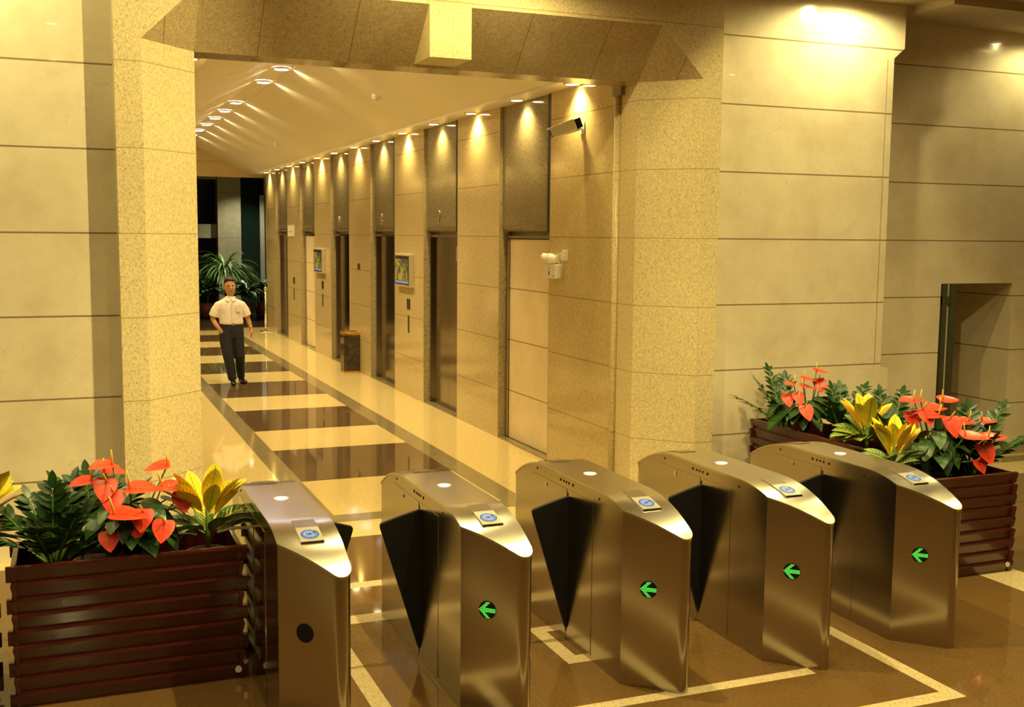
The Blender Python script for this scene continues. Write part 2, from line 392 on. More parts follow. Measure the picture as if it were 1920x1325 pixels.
xs = sorted({-7, -4, 0.9, 1.385, 1.482, 1.88, 2.078, 2.57, 2.66, 2.9, 3.62, 3.80, 3.853, 4.262, 4.354, 6.05, 6.40, 12.5})
ys = {-8, 4.27, 4.37, 4.81, 4.893, 5.42, 5.525, 5.9, 5.93, 6.02, 6.475, 6.625, 7.15, 7.27, 8.404, 8.886, 9.13, YE-0.45, 38}
for k in range(7):
    for e in (0, 1.635):
        yy = 10.50+2.905*k+e
        if yy < YE-0.5: ys.add(round(yy, 4))
ys = sorted(ys)
fb = MB()
gi = {}
for i, x in enumerate(xs):
    for j, y in enumerate(ys):
        gi[i, j] = len(fb.v); fb.v.append((x, y, 0.0))
for i in range(len(xs)-1):
    for j in range(len(ys)-1):
        fb.f.append([gi[i, j], gi[i+1, j], gi[i+1, j+1], gi[i, j+1]]); fb.sm.append(False); fb.uv.append([(0, 0)]*4)
        fb.m.append(floor_mat((xs[i]+xs[i+1])/2, (ys[j]+ys[j+1])/2))
fl = fb.build('floor', ['fl_brown', 'fl_light', 'fl_line', 'fl_dark', 'fl_band', 'fl_far'])
tag(fl, 'polished stone floor with brown and cream bands and pale inlaid lines', 'floor', kind='structure')
def struct(name, mb, mats, label, cat, bevel=0.0, parent=None):
    o = mb.build(name, mats, parent, bevel=bevel)
    if parent is None: tag(o, label, cat, kind='structure')
    return o
# ---- lobby walls
w = MB().box(-7, 0.60, YW, YW+0.3, 0, ZC+0.2)
struct('wall_left', w, 'marble', 'cream marble wall left of the granite portal', 'wall')
w = MB().prism([(5.2, 0), (7.515, 0), (7.515, 1.135), (7.42, 1.135), (7.42, 4.12), (7.54, 4.22), (7.54, ZC+0.2), (5.2, ZC+0.2)], 'y', YW, YW+0.62)
struct('wall_right', w, 'marble', 'cream marble wall right of the granite portal, stepped outline at its right edge', 'wall')
t_ = MB().box(7.338, 7.346, YW-0.002, YW+0.01, 1.19, 4.10)
struct('trim_1', t_, 'jamb', 'thin upright joint near the right edge of the marble wall', 'joint')
# recessed wall with a low passage opening and metal post
nz, nx0, nx1 = 1.93, 8.955, 9.775
w = MB()
w.box(7.3, 8.76, YR, YR+2.5, 0, ZC+0.2).box(8.76, 12.5, YR, YR+2.5, nz, ZC+0.2).box(nx1, 12.5, YR, YR+2.5, 0, nz).box(8.70, nx1+0.05, YR+2.4, YR+2.5, 0, nz)
struct('wall_recess', w, 'marble', 'darker marble wall set back at the far right, with a low passage opening', 'wall')
w = MB().box(8.775, 8.835, YR-0.02, YR+0.10, 0, nz).box(8.885, 8.955, YR-0.02, YR+0.10, 0, nz).box(8.775, 8.955, YR-0.012, YR+0.09, 1.70, 1.79)
t_ = thing('trim_2', 'dark green metal upright at the left side of the passage opening', 'door frame', (0, 0, 0)); t_['kind'] = 'structure'
w.build('frame', 'green_metal', t_)
MB().box(8.836, 8.884, YR+0.01, YR+0.03, 0, nz).build('glazing', 'marble_plain', t_)
b_ = MB().box(7.42, 8.77, YR-0.02, YR, 0, 0.10).box(9.775, 12.5, YR-0.02, YR, 0, 0.10)
struct('baseboard_right', b_, 'jamb', 'low stone skirting along the recessed wall', 'skirting')
w = MB().box(-7.2, -7, -8, 9, 0, ZC+0.2); struct('wall_west', w, 'marble', 'cream marble side wall of the lobby, left of the view', 'wall')
w = MB().box(12.5, 12.7, -8, 10, 0, ZC+0.2); struct('wall_east', w, 'marble', 'cream marble side wall of the lobby, right of the view', 'wall')
w = MB().box(-7, 12.5, -8.2, -8, 0, ZC+0.2, 0).box(-1.5, 6, -8, -7.9, 0.0, 2.6, 1)
struct('wall_back', w, ['back_wall', 'red_wall'], 'lobby wall behind the viewer with a red-brown panelled centre', 'wall')
# ---- lobby ceiling
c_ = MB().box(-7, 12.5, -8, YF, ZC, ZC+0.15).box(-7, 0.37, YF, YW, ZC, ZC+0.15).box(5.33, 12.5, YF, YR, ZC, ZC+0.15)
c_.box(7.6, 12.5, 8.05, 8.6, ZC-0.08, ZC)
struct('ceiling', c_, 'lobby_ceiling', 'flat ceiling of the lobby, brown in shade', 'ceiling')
# ---- portal: pillars with splayed reveals, sloped lintel, cut corners
xo0, xo1, xi0, xi1 = 0.55, 5.146, 0.956, 4.735
zo, zi, zcut = 4.172, 3.752, 3.757
e0, e1 = 0.367, 5.335
cutx = zo-zcut
p = MB(); corners = []
F = YF
for s, xo, xi, xe in ((1, xo0, xi0, e0), (-1, xo1, xi1, e1)):
    xc = xo+s*cutx
    p.quad((xe, F, 0), (xo, F, 0), (xo, F, zcut), (xe, F, zcut))                       # front face of the pillar
    p.quad((xo, F, 0), (xi, YI, 0), (xi, YI, zi), (xo, F, zcut))                       # splayed reveal
    p.quad((xe, F, zcut), (xo, F, zcut), (xc, F, zo), (xe, F, zo))                     # spandrel
    corners.append([(xo, F, zcut), (xi, YI, zi), (xc, F, zo)])                         # cut corner
    p.quad((xi, YI, 0), (xi, YI+0.30, 0), (xi, YI+0.30, zi), (xi, YI, zi))             # inner reveal
    p.quad((xe, F, 0), (xe, YW+0.02, 0), (xe, YW+0.02, ZC), (xe, F, ZC))               # outer return
    p.quad((xe, F, zo), (xc, F, zo), (xc, F, ZC), (xe, F, ZC))
    p.quad((xe, YI+0.30, 0), (xi, YI+0.30, 0), (xi, YI+0.30, zi), (xe, YI+0.30, zi))
portal = p.build('trim_3', 'portal')
tag(portal, 'speckled granite portal framing the corridor, splayed pillars and cut corners', 'portal', kind='structure')
p = MB()
xa, xb = xo0+cutx, xo1-cutx
q_ = MB().quad((xa, F, zo), (xb, F, zo), (xb, F, ZC), (xa, F, ZC)); q_.build('fascia', 'portal', portal)
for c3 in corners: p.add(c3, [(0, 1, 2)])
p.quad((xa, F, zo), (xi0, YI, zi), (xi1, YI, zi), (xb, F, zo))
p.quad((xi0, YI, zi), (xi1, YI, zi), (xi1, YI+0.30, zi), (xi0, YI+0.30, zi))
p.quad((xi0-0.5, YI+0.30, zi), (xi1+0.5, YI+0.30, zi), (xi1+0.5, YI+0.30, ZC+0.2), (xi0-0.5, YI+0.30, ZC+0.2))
p.build('lintel', 'lintel', portal)  # soffit and cut corners wear the granite with shade in its colour
MB().box(2.675, 3.018, F-0.012, YI+0.05, 3.772, ZC).build('keystone', 'portal', portal)
# ---- corridor walls: granite piers, recessed bays with dark panels above the lift doors
BAY0, PER, BW = 10.62, 2.935, 1.465
ZS = 3.88
bays = [BAY0+PER*k for k in range(6)]
def corridor_wall(side):
    s = 1 if side == 'right' else -1
    xf = XR if side == 'right' else XL
    X = lambda d: xf+s*d
    def bx(mb, d0, d1, y0, y1, z0, z1, mi=0):
        a, b = sorted((X(d0), X(d1))); return mb.box(a, b, y0, y1, z0, z1, mi)
    w = MB()
    edges = [YI+0.28]+[e for y in bays for e in (y, y+BW)]+[28.10]
    for i in range(0, len(edges), 2):
        bx(w, 0, 0.5, edges[i], edges[i+1], 0, ZS+0.1)
    for y in bays: bx(w, 0.30, 0.5, y, y+BW, 0, ZS+0.1, 1)
    struct('wall_corridor_'+side, w, ['pier', 'black'], f'polished granite piers of the lift corridor, {side} side' if side == 'left' else 'polished granite piers between the lift doors', 'wall')
corridor_wall('right'); corridor_wall('left')
def digit(mb, ch, x, y, z, h, s):
    """Stroked numeral standing proud of the panel, facing -x (s=1) or +x."""
    segs = {'1': [[(-.12, .35), (0, .5), (0, -.5)]],
            '2': [[(-.25, .3), (-.15, .46), (.05, .5), (.22, .38), (.2, .15), (-.25, -.5), (.28, -.5)]],
            '3': [[(-.24, .42), (0, .5), (.22, .38), (.2, .12), (-.02, .03), (.22, -.08), (.25, -.34), (0, -.5), (-.26, -.4)]],
            '8': [[(0, .03), (-.2, .16), (-.2, .38), (0, .5), (.2, .38), (.2, .16), (0, .03), (-.24, -.12), (-.24, -.38), (0, -.5), (.24, -.38), (.24, -.12), (0, .03)]],
            '5': [[(.24, .5), (-.2, .5), (-.22, .08), (.05, .12), (.25, -.05), (.24, -.35), (0, -.5), (-.25, -.4)]]}[ch]
    for st in segs:
        mb.tube([(x, y-s*px*h, z+pz*h) for px, pz in st], h*0.07, 6)
door_no = [0]
def lift_bay(side, k, leaf):
    s = 1 if side == 'right' else -1
    xf = XR if side == 'right' else XL
    y0 = bays[k]; y1 = y0+BW
    def bx(mb, d0, d1, ya, yb, z0, z1, mi=0):
        a, b = sorted((xf+s*d0, xf+s*d1)); return mb.box(a, b, ya, yb, z0, z1, mi)
    door_no[0] += 1
    order = ['first', 'second', 'third', 'fourth', 'fifth', 'sixth'][k]
    look = 'cream panel closing' if leaf == 'cream' else 'dark steel lift door in'
    d = thing(f'door_{door_no[0]}', f'{look} the {order} bay of the {side} corridor wall', 'door', (0, 0, 0)); d['kind'] = 'structure'
    f = MB()
    bx(f, 0.001, 0.30, y1-0.012, y1+0.004, 0, ZS)       # far jamb lining
    bx(f, 0.001, 0.30, y0-0.004, y0+0.012, 0, ZS)
    f.build('jamb_lining', 'jamb', d)
    f = MB(); bx(f, 0.085, 0.30, y1-0.075, y1-0.012, 0, 2.40); bx(f, 0.085, 0.30, y0+0.012, y0+0.05, 0, 2.40); bx(f, 0.085, 0.30, y0+0.05, y1-0.075, 2.37, 2.40)
    f.build('door_frame', 'steel', d)
    if leaf == 'cream':
        f = MB(); bx(f, 0.11, 0.14, y0+0.05, y1-0.09, 0.02, 2.36); f.build('cream_panel', 'cream_panel', d)
    else:
        ym = (y0+y1)/2
        for a, b in ((y0+0.05, ym-0.002), (ym+0.002, y1-0.075)):
            f = MB(); bx(f, 0.13, 0.17, a, b, 0.015, 2.368); f.build('door_leaf', 'door_steel', d)
        if leaf != 'plain':
            f = MB(); bx(f, 0.126, 0.131, y0+0.22, y0+0.42, 2.05, 2.25); f.build('notice', 'reader_pale', d)
    f = MB(); bx(f, 0.16, 0.30, y0, y1, 2.40, 2.56); f.build('header', 'jamb', d)
    f = MB(); bx(f, 0.0, 0.30, y0, y1, 0, 0.012); f.build('sill', 'fl_band', d)
    # dark panel above, with a shadow gap at its near edge and a rounded lower lip
    prof = [(0.035, ZS), (0.035, 2.52), (0.045, 2.475), (0.07, 2.45), (0.12, 2.445), (0.12, ZS)]
    poly = [(xf+s*a, z) for a, z in prof]
    m_ = MB().prism(poly, 'y', y0+0.135, y1-0.014)
    pn = m_.build('dark_panel', 'dark_granite', d)
    bk = MB(); bx(bk, 0.02, 0.26, y0+0.012, y0+0.13, 2.44, ZS); bk.build('shadow_gap', 'black', d)
    num = {'right': ['', '2', '8', '1', '', ''], 'left': ['', '', '', '', '', '']}[side][k]
    if num:
        nb = MB(); digit(nb, num, xf+s*0.028, (y0+y1)/2+0.12, 2.64, 0.17, s); nb.build('number', 'reader_pale', pn)
    return d
for k, leaf in enumerate(['cream', 'steel', 'plain', 'steel', 'cream', 'plain']): lift_bay('right', k, leaf)
for k, leaf in enumerate(['plain', 'plain', 'plain', 'plain', 'plain', 'plain']): lift_bay('left', k, leaf)
# corner bead at the portal end of the right wall
f = MB().tube([(XR-0.012, 9.10, 0), (XR-0.012, 9.10, 3.67)], 0.035, 12)
struct('trim_4', f, 'portal', 'rounded granite corner bead beside the portal pillar', 'corner trim')
f = MB().box(XR-0.045, XR+0.05, 8.99, 9.16, 3.67, 3.88)
struct('trim_5', f, 'dark_granite', 'dark block above the granite corner bead', 'corner trim')
# ---- corridor ceiling: side soffits, two slopes, flat ridge strip
c = MB()
ze, zr = 3.90, 4.65
for s in (1, -1):
    wx = XR+0.45 if s == 1 else XL-0.45
    ex = 4.50 if s == 1 else 2*CX-4.50
    rx = 3.0 if s == 1 else 2*CX-3.0
    y0, y1 = YI+0.28, YE+0.02
    c.quad((wx, y0, ZS), (ex, y0, ZS), (ex, y1, ZS), (wx, y1, ZS), 0)
    c.quad((ex, y0, ZS), (ex, y0, ze), (ex, y1, ze), (ex, y1, ZS), 0)
    c.quad((ex, y0, ze), (rx, y0, zr), (rx, y1, zr), (ex, y1, ze), 0)
    c.quad((rx, y0, zr), (rx, y0, zr+0.015), (rx, y1, zr+0.015), (rx, y1, zr), 0)
c.quad((2*CX-3.0, YI+0.28, zr+0.015), (3.0, YI+0.28, zr+0.015), (3.0, YE+0.02, zr+0.015), (2*CX-3.0, YE+0.02, zr+0.015), 0)
struct('ceiling_corridor', c, 'ceiling', 'sloping cream ceiling of the lift corridor', 'ceiling')
# ---- end of the corridor: gable beam, far hall
w = MB().box(XL-0.5, 7, YE, YE+0.25, 3.82, 4.9, 0)
struct('wall_gable', w, 'pier', 'granite gable beam closing the far end of the corridor ceiling', 'wall')
w = MB().box(-2, XL-0.01, YE, YE+0.3, 0, 3.9).box(XR+0.22, 9, YE, YE+0.3, 0, 3.9)
struct('wall_far_flank', w, 'pier', 'granite flanks either side of the far corridor end', 'wall')
w = MB().box(-2, 9, 37.0, 37.2, 0, 4.4); struct('wall_far', w, 'far_black', 'dark wall at the back of the far hall', 'wall')
w = MB().box(-2.2, -2, YE, 37, 0, 4.4); struct('wall_far_left', w, 'far_black', 'dark left wall of the far hall', 'wall')
w = MB().box(9, 9.2, YE, 37, 0, 4.4); struct('wall_far_right', w, 'far_black', 'dark right wall of the far hall', 'wall')
w = MB().box(-2, 9, YE+0.25, 37, 4.4, 4.5); struct('ceiling_far', w, 'far_black', 'dark ceiling of the far hall', 'ceiling')
w = MB().box(4.30, 4.98, 34.0, 34.6, 0, 4.4); struct('trim_6', w, 'far_stone', 'pale stone column in the far hall, left of the dark glass', 'column')
w = MB().box(4.98, 5.55, 34.2, 34.25, 0, 4.4); struct('window_1', w, 'glass_dark', 'tall dark green glass panel beside the far column', 'window')
w = MB().box(2.0, 4.30, 34.3, 34.5, 2.24, 2.66, 0).box(2.0, 4.3, 34.2, 34.5, 3.99, 4.06, 0)
struct('trim_7', w, 'far_stone', 'pale beam across the dark opening left of the far column', 'beam')
w = MB().box(5.55, 5.68, 34.0, 34.1, 0.9, 3.55); struct('trim_8', w, 'far_grey', 'narrow grey upright strip at the edge of the far hall', 'upright panel')
w = MB().box(5.70, 7.5, 34.1, 34.3, 0, 4.4); struct('wall_far_return', w, 'pier', 'granite return wall beyond the last pier', 'wall')

# ================================================================== LAMPS
def downlight(name, label, loc, r, lens, power, color, group, aim=(0, 0, -1), angle=85, drop=0.0, blend=0.7, spill=0, rad=0.03):
    t = thing(name, label, 'ceiling light', loc, 0, group)
    rg = MB().tube([(0, 0, 0.0), (0, 0, -0.012-drop)], [r*1.35, r*1.25], 20, cap=False).disc((0, 0, -0.012-drop), (0, 0, -1), r, r*1.25, 20)
    rg.build('trim_ring', 'trim_ring', t)
    MB().disc((0, 0, -0.008-drop), (0, 0, -1), 0, r, 20).build('lens', lens, t)
    lamp(t, power, color, (0, 0, -0.03-drop), aim, angle, blend, rad)
    if spill:
        lamp(t, spill, WARM, (0.10, 0, -0.035), (1, 0, -0.43), 75, 0.8, 0.015, name='spill_bulb')
        lamp(t, spill*0.6, WARM, (-0.10, 0, -0.035), (-1, 0, -0.43), 60, 0.8, 0.015, name='spill_bulb')
    return t
wash_y = [9.93]+[bays[0]+BW/2+PER/2*k for k in range(12)]
wall_words = {'right': 'right', 'left': 'left'}
ORD = ['nearest', 'second', 'third', 'fourth', 'fifth', 'sixth', 'seventh', 'eighth', 'ninth', 'tenth', 'eleventh', 'twelfth', 'thirteenth']
for side, x in (('right', 4.65), ('left', 2*CX-4.65)):
    for i, y in enumerate(wash_y):
        lb = f'warm wall-washing downlight in the {side} eave, {ORD[i]} from the portal'
        downlight('downlight', lb, (x, y, ZS), 0.065, 'bulb', P_WASH, WARM, f'{side} eave downlights',
                  aim=(0.10 if side == 'right' else -0.10, 0, -1), angle=128, blend=1.0)
for i, y in enumerate([12.6, 14.05, 15.5, 16.95, 19.8, 21.25, 22.65, 24.05, 25.5, 26.95]):
    downlight('ridge_downlight', f'bright white downlight on the ceiling ridge, {ORD[i]} from the portal', (CX, y, zr+0.012), 0.095, 'bulb_cool', P_RIDGE, COOL, 'ridge downlights', angle=100, drop=0.015, spill=P_SPILL)
k = 0
for y, pw in ((7.05, P_LOBBY), (5.6, P_GATE), (4.13, P_LOBBY), (1.4, P_LOBBY*0.8), (-2.0, P_LOBBY*0.6)):
    for i in range(-2, 9):
        if y == 7.05 and i not in (-2, -1, 5, 6): continue
        x = -0.05+1.225*i
        if y < 2 and i % 2: continue
        downlight('lobby_downlight', 'round warm downlight in the lobby ceiling above the turnstiles', (x, y, ZC), 0.06, 'bulb', pw*(3.4 if (y == 5.6 and i == 2) else 0.4 if (i < 2 and y > 4) else 0.45 if i > 4 else 1), LOBBY, 'lobby downlights', angle=125, rad=0.03)
        k += 1
downlight('lobby_downlight', 'warm downlight close above the right marble wall', (6.75, 8.15, ZC), 0.06, 'bulb', 48, WALLC, 'wall downlights', angle=172, blend=0.35)
for xk in (2.35, 3.35):
    downlight('lobby_downlight', 'warm downlight just in front of the granite keystone', (xk, 7.70, ZC), 0.06, 'bulb', 42, LOBBY, 'portal downlights', angle=165)
downlight('lobby_downlight', 'warm downlight above the recessed wall', (9.86, 8.75, ZC-0.001), 0.06, 'bulb', 22, WALLC, 'wall downlights', angle=165, blend=0.4)
downlight('lobby_downlight', 'warm downlight close above the left marble wall', (-0.9, 7.9, ZC), 0.06, 'bulb', 42, WALLC, 'wall downlights', angle=172, blend=0.35)
downlight('added_spotlight', 'added ceiling spotlight, out of view, turned towards the left marble wall', (2.42, 5.45, ZC), 0.06, 'bulb', 285, LOBBY, 'added wall spotlights', aim=(-3.0, 3.15, -2.2), angle=62, blend=0.5, rad=0.02)  # added to brighten the left wall and throw the pillar's shadow strip
downlight('added_spotlight', 'added ceiling spotlight, out of view, turned towards the right marble wall', (4.75, 5.45, ZC), 0.06, 'bulb', 125, LOBBY, 'added wall spotlights', aim=(1.5, 3.15, -2.0), angle=54, blend=0.5, rad=0.02)  # its added counterpart, brightening the right wall
downlight('far_downlight', 'downlight in the dark far hall ceiling', (3.9, 31.0, 4.4), 0.06, 'bulb', P_FAR, (1, 0.9, 0.6), 'far hall downlights', angle=110)
downlight('far_downlight', 'downlight in the dark far hall ceiling', (5.0, 32.8, 4.4), 0.06, 'bulb', P_FAR, (1, 0.9, 0.6), 'far hall downlights', angle=110)

# ================================================================== TURNSTILES
GR = 0.045
def plan(y, grow=0.0):
    """x range of the cabinet outline at local y (front at -y, cut at 45 degrees, acute tip rounded)."""
    def left(y):
        if y >= -0.65: return -0.15
        yc = -0.8414
        if y >= -0.873: return -0.8-y
        q = max(0.0, GR*GR-(y-yc)**2); return 0.105-math.sqrt(q)
    def right(y):
        yc = -0.8414
        if y >= yc: return 0.15
        q = max(0.0, GR*GR-(y-yc)**2); return 0.105+math.sqrt(q)
    if y <= 0: return left(y), right(y)
    return -right(-y), -left(-y)
def ztop(y):
    d = abs(y)-0.37
    if d <= 0: return 1.0
    return 1.0-(0.9-math.sqrt(0.81-d*d))
yk = [-0.8863, -0.8855, -0.883, -0.879, -0.873, -0.86, -0.8414]+[-0.82+0.0425*i for i in range(5)]+[-0.65+0.035*i for i in range(9)]
yk = sorted(set(yk+[-y for y in yk]+[0.0, -0.2, 0.2]))
def turnstile_shell(mb, ztopf, zbot, g=0.0):
    rows = []
    for y in yk:
        a, b = plan(y); yy = y*(1+g/0.886)
        rows.append((a-g, b+g, yy, ztopf(y)))
    vs = []
    for a, b, y, z in rows:
        zb = zbot(y) if callable(zbot) else zbot
        vs += [(a, y, z), (b, y, z), (a, y, zb), (b, y, zb)]
    fs = []
    for i in range(len(rows)-1):
        o = 4*i; n = o+4
        fs += [(o, o+1, n+1, n), (o+2, n+2, n+3, o+3), (o, n, n+2, o+2), (o+1, o+3, n+3, n+1)]
    fs += [(0, 2, 3, 1), (4*len(rows)-4, 4*len(rows)-3, 4*len(rows)-1, 4*len(rows)-2)]
    mb.add(vs, fs); return mb
def on_front(u, z, out=0.0):
    """Point on the slanted front face; u runs along it to the viewer's right."""
    c = Vector((-0.045, -0.755, z)); return c+Vector((0.7071, -0.7071, 0))*u+Vector((-0.7071, -0.7071, 0))*out
def flap(root, side):
    s = -1 if side == 'left' else 1
    pts = [(0.03, 0.876), (0.0, 0.878)]
    n = 8
    for i in range(1, n): # arched upper edge
        t = i/n; pts.append((-0.215*t, 0.878-0.045*t-0.012*t*t))
    pts += [(-0.222, 0.819), (-0.230, 0.808), (-0.229, 0.792), (-0.012, 0.085), (0.0, 0.075), (0.03, 0.085)]
    poly = [(s*(0.15-a), z) for a, z in pts]
    f = MB().prism(poly, 'y', 0.028, 0.052)
    f.build('flap', 'rubber', root, bevel=0.004)
def make_turnstile(loc, label, flaps, arrow, left_mat='steel'):
    t = thing('turnstile', label, 'turnstile', loc, 0, 'row of flap turnstiles')
    body = turnstile_shell(MB(), lambda y: ztop(y)-0.012, 0.0).build('body', 'steel', t)
    for p_ in body.data.polygons: p_.use_smooth = True
    body.data.set_sharp_from_angle(angle=math.radians(32))
    cp = turnstile_shell(MB(), lambda y: ztop(y), lambda y: ztop(y)-0.011, 0.003).build('cap', 'steel_cap', t)
    for p_ in cp.data.polygons: p_.use_smooth = True
    cp.data.set_sharp_from_angle(angle=math.radians(32))
    for s in (-1, 1):
        x0, x1 = sorted((s*0.149, s*0.1525))
        lm = left_mat if s == -1 else 'steel'
        pm = MB().box(x0, x1, -0.29, 0.026, 0.025, 0.918); o = pm.build('side_panel', lm, t)
        pm = MB().box(x0, x1, 0.054, 0.56, 0.025, 0.918); o = pm.build('side_panel', lm, t)
        pm = MB().box(x0, s*0.1500+ (0.0005 if s>0 else 0.0), 0.026, 0.054, 0.06, 0.9) if s > 0 else MB().box(-0.1505, -0.149, 0.026, 0.054, 0.06, 0.9)
        pm.build('flap_slot', 'black', t)
        pm = MB()
        for yy in (0.145, 0.10, 0.066, 0.03, -0.025): pm.cyl((s*0.1485, s*-yy if s > 0 else yy, 0.957), (s, 0, 0), 0.0075 if yy < 0.14 and yy > 0 else 0.009, 0.004, 10)
        pm.cyl((s*0.1485, 0.496, 0.955), (s, 0, 0), 0.007, 0.004, 10).cyl((s*0.1485, -0.368, 0.953), (s, 0, 0), 0.007, 0.004, 10)
        pm.build('sensor_eye', 'led_off', t)
        lk = MB().cyl((s*0.152, 0.352, 0.885), (s, 0, 0), 0.013, 0.005, 16).build('lock', 'chrome', t)
        MB().box(*sorted((s*0.1568, s*0.158)), 0.346, 0.358, 0.882, 0.888).build('keyhole', 'led_off', lk)
    for s in flaps: flap(t, s)
    # indicator lamp set in the flat top
    il = MB().disc((-0.004, 0.05, 1.0025), (0, 0, 1), 0, 0.034, 28).build('indicator_light', 'indicator', t)
    MB().disc((-0.004, 0.05, 1.002), (0, 0, 1), 0.034, 0.041, 28).build('indicator_ring', 'ind_ring', il)
    # card readers: one on each curved end
    for s in (1, -1):
        hw = 0.055
        prof = [(-0.43, ztop(0.43)+0.003), (-0.535, ztop(0.535)+0.006), (-0.675, ztop(0.675)+0.012), (-0.68, ztop(0.68)-0.008), (-0.43, ztop(0.43)-0.03)]
        rb = MB()
        xc = 0.012
        v = [(xc+sx*hw, y, z) for sx in (-1, 1) for y, z in prof]
        n = len(prof)
        v = [(s*a, s*b, c_) for a, b, c_ in v]
        rb.add(v, [tuple(range(n)), tuple(range(n, 2*n))], 0)
        rb.add(v, [(0, 1, n+1, n)], 0).add(v, [(1, 2, n+2, n+1)], 1).add(v, [(2, 3, n+3, n+2)], 0).add(v, [(3, 4, n+4, n+3)], 0).add(v, [(4, 0, n, n+4)], 0)
        rd = rb.build('card_reader', ['reader_dark', 'reader_pale'], t)
        # round blue emblem on the reading plate: ring with a notch, square hole
        a = Vector((0, prof[1][0], prof[1][1])); b = Vector((0, prof[2][0], prof[2][1]))
        ax = Vector((1, 0, 0)); ay = (a-b).normalized(); nn = ax.cross(ay)
        ce = Vector((xc, (a.y+b.y)/2-0.004, (a.z+b.z)/2))
        em = MB()
        def E(x, y, h): q = ce+ax*x+ay*y+nn*h; return (s*q.x, s*q.y, q.z)
        def ring(r0, r1, h, mi, a0=0, a1=360, n=40):
            vs = []
            for k in range(n+1):
                an = math.radians(a0+(a1-a0)*k/n)
                vs += [E(math.cos(an)*r0, math.sin(an)*r0, h), E(math.cos(an)*r1, math.sin(an)*r1, h)]
            em.add(vs, [(2*k, 2*k+1, 2*k+3, 2*k+2) for k in range(n)], mi)
        ring(0.0, 0.049, 0.0006, 0); ring(0.0, 0.0455, 0.0010, 2); ring(0.0, 0.039, 0.0014, 1)
        ring(0.024, 0.027, 0.0018, 0, 50, 330); ring(0.014, 0.0165, 0.0018, 0, -120, 160)
        em.add([E(x, y, 0.002) for x, y in ((0, -.011), (.011, 0), (0, .011), (-.011, 0))], [(0, 1, 2, 3)], 2)
        em.add([E(x, y, 0.0021) for x, y in ((.016, .006), (.036, .014), (.030, .026), (.014, .014))], [(0, 1, 2, 3)], 2)
        em.build('emblem', ['paper', 'blue', 'navy'], rd)
    # round display on the slanted front
    n_ = (-0.7071, -0.7071, 0)
    dp = MB().tube([on_front(0, 0.545, -0.004), on_front(0, 0.545, 0.003)], [0.047, 0.046], 32).build('arrow_display', 'led_off', t)
    if arrow:
        d_ = MB()
        pit = 0.0076
        for r in range(-5, 6):
            for c_ in range(0, 12):
                head = abs(r) <= c_ < abs(r)+3 and abs(r) <= 5
                shaft = abs(r) <= 1 and 2 <= c_ <= 11
                if not (head or shaft): continue
                u_ = (c_-5.6)*pit; z_ = 0.545+r*pit
                if u_*u_+(z_-0.545)**2 > 0.0455**2: continue
                d_.disc(on_front(u_, z_, 0.0045), n_, 0, 0.0031, 8)
        d_.build('led_arrow', 'led', dp)
    return t
GX = [1.035+0.9125*k for k in range(5)]
make_turnstile((GX[0], 5.72, 0), 'leftmost steel turnstile, blank black disc on its front, beside the planter', ['right'], False, 'steel_mirror')
make_turnstile((GX[1], 5.72, 0), 'steel turnstile with green arrow, second from the left, nearest the blank-disc one', ['left', 'right'], True)
make_turnstile((GX[2], 5.72, 0), 'middle of the five steel turnstiles, green arrow lit, black flaps out', ['left', 'right'], True)
make_turnstile((GX[3], 5.72, 0), 'steel turnstile with green arrow, second from the right of the row', ['left', 'right'], True)
make_turnstile((GX[4], 5.72, 0), 'rightmost steel turnstile in front of the flower planters, green arrow lit', ['left'], True)

# ================================================================== PLANTERS
def planter(label, loc, rz, Lx=1.13, Ly=0.50, H=0.735):
    """Slatted box; courses alternate long and short so the corners show notched tongues."""
    t = thing('planter', label, 'planter', loc, rz, 'mahogany planters')
    b = MB(); n = 9; ph = H/n
    for i in range(n):
        z0 = i*ph; z1 = z0+ph
        ov = 0.026 if i % 2 == 0 else -0.0
        for yy, s in ((-Ly/2, -1), (Ly/2, 1)):
            y0, y1 = sorted((yy, yy-s*0.022))
            # each board: chamfered lower half so its upper edge catches the light
            a, c_ = (yy+s*0.006, yy-s*0.022)
            b.prism([(c_, z0), (yy-s*0.012, z0), (a, z1-0.014), (yy+s*0.003, z1-0.003), (yy-s*0.012, z1), (c_, z1)], 'x', -Lx/2-ov, Lx/2+ov)
        ov2 = 0.026 if i % 2 == 1 else 0.0
        for xx, s in ((-Lx/2, -1), (Lx/2, 1)):
            a, c_ = (xx+s*0.006, xx-s*0.022)
            b.prism([(c_, z0), (xx-s*0.012, z0), (a, z1-0.014), (xx+s*0.003, z1-0.003), (xx-s*0.012, z1), (c_, z1)], 'y', -Ly/2-ov2, Ly/2+ov2)
    b.build('slatted_box', 'mahogany', t)
    MB().box(-Lx/2+0.023, Lx/2-0.023, -Ly/2+0.023, Ly/2-0.023, 0.30, 0.34).build('inner_floor', 'soil', t)
    bb = MB()
    for sx in (1,):
        bb.cyl((sx*(Lx/2-0.03), -Ly/2-0.004, 0.055), (0, -1, 0), 0.018, 0.006, 20)
    o = bb.build('badge', 'white', t)
    return t
planter('long slatted mahogany planter in the left foreground beside the first turnstile', (0.272, 6.12, 0), 0)
planter('slatted mahogany planter cut off by the left edge of the view', (-0.965, 6.12, 0), 0)
planter('slatted mahogany planter at the right, its front facing the viewer behind the last turnstile', (5.765, 6.12, 0), 0)
planter('slatted mahogany planter standing end-on against the right marble wall', (6.12, 7.93, 0), PI/2, Lx=1.13)
planter('slatted mahogany planter between the wall planter and the front planter at right', (6.12, 6.97, 0), PI/2, Lx=0.72)

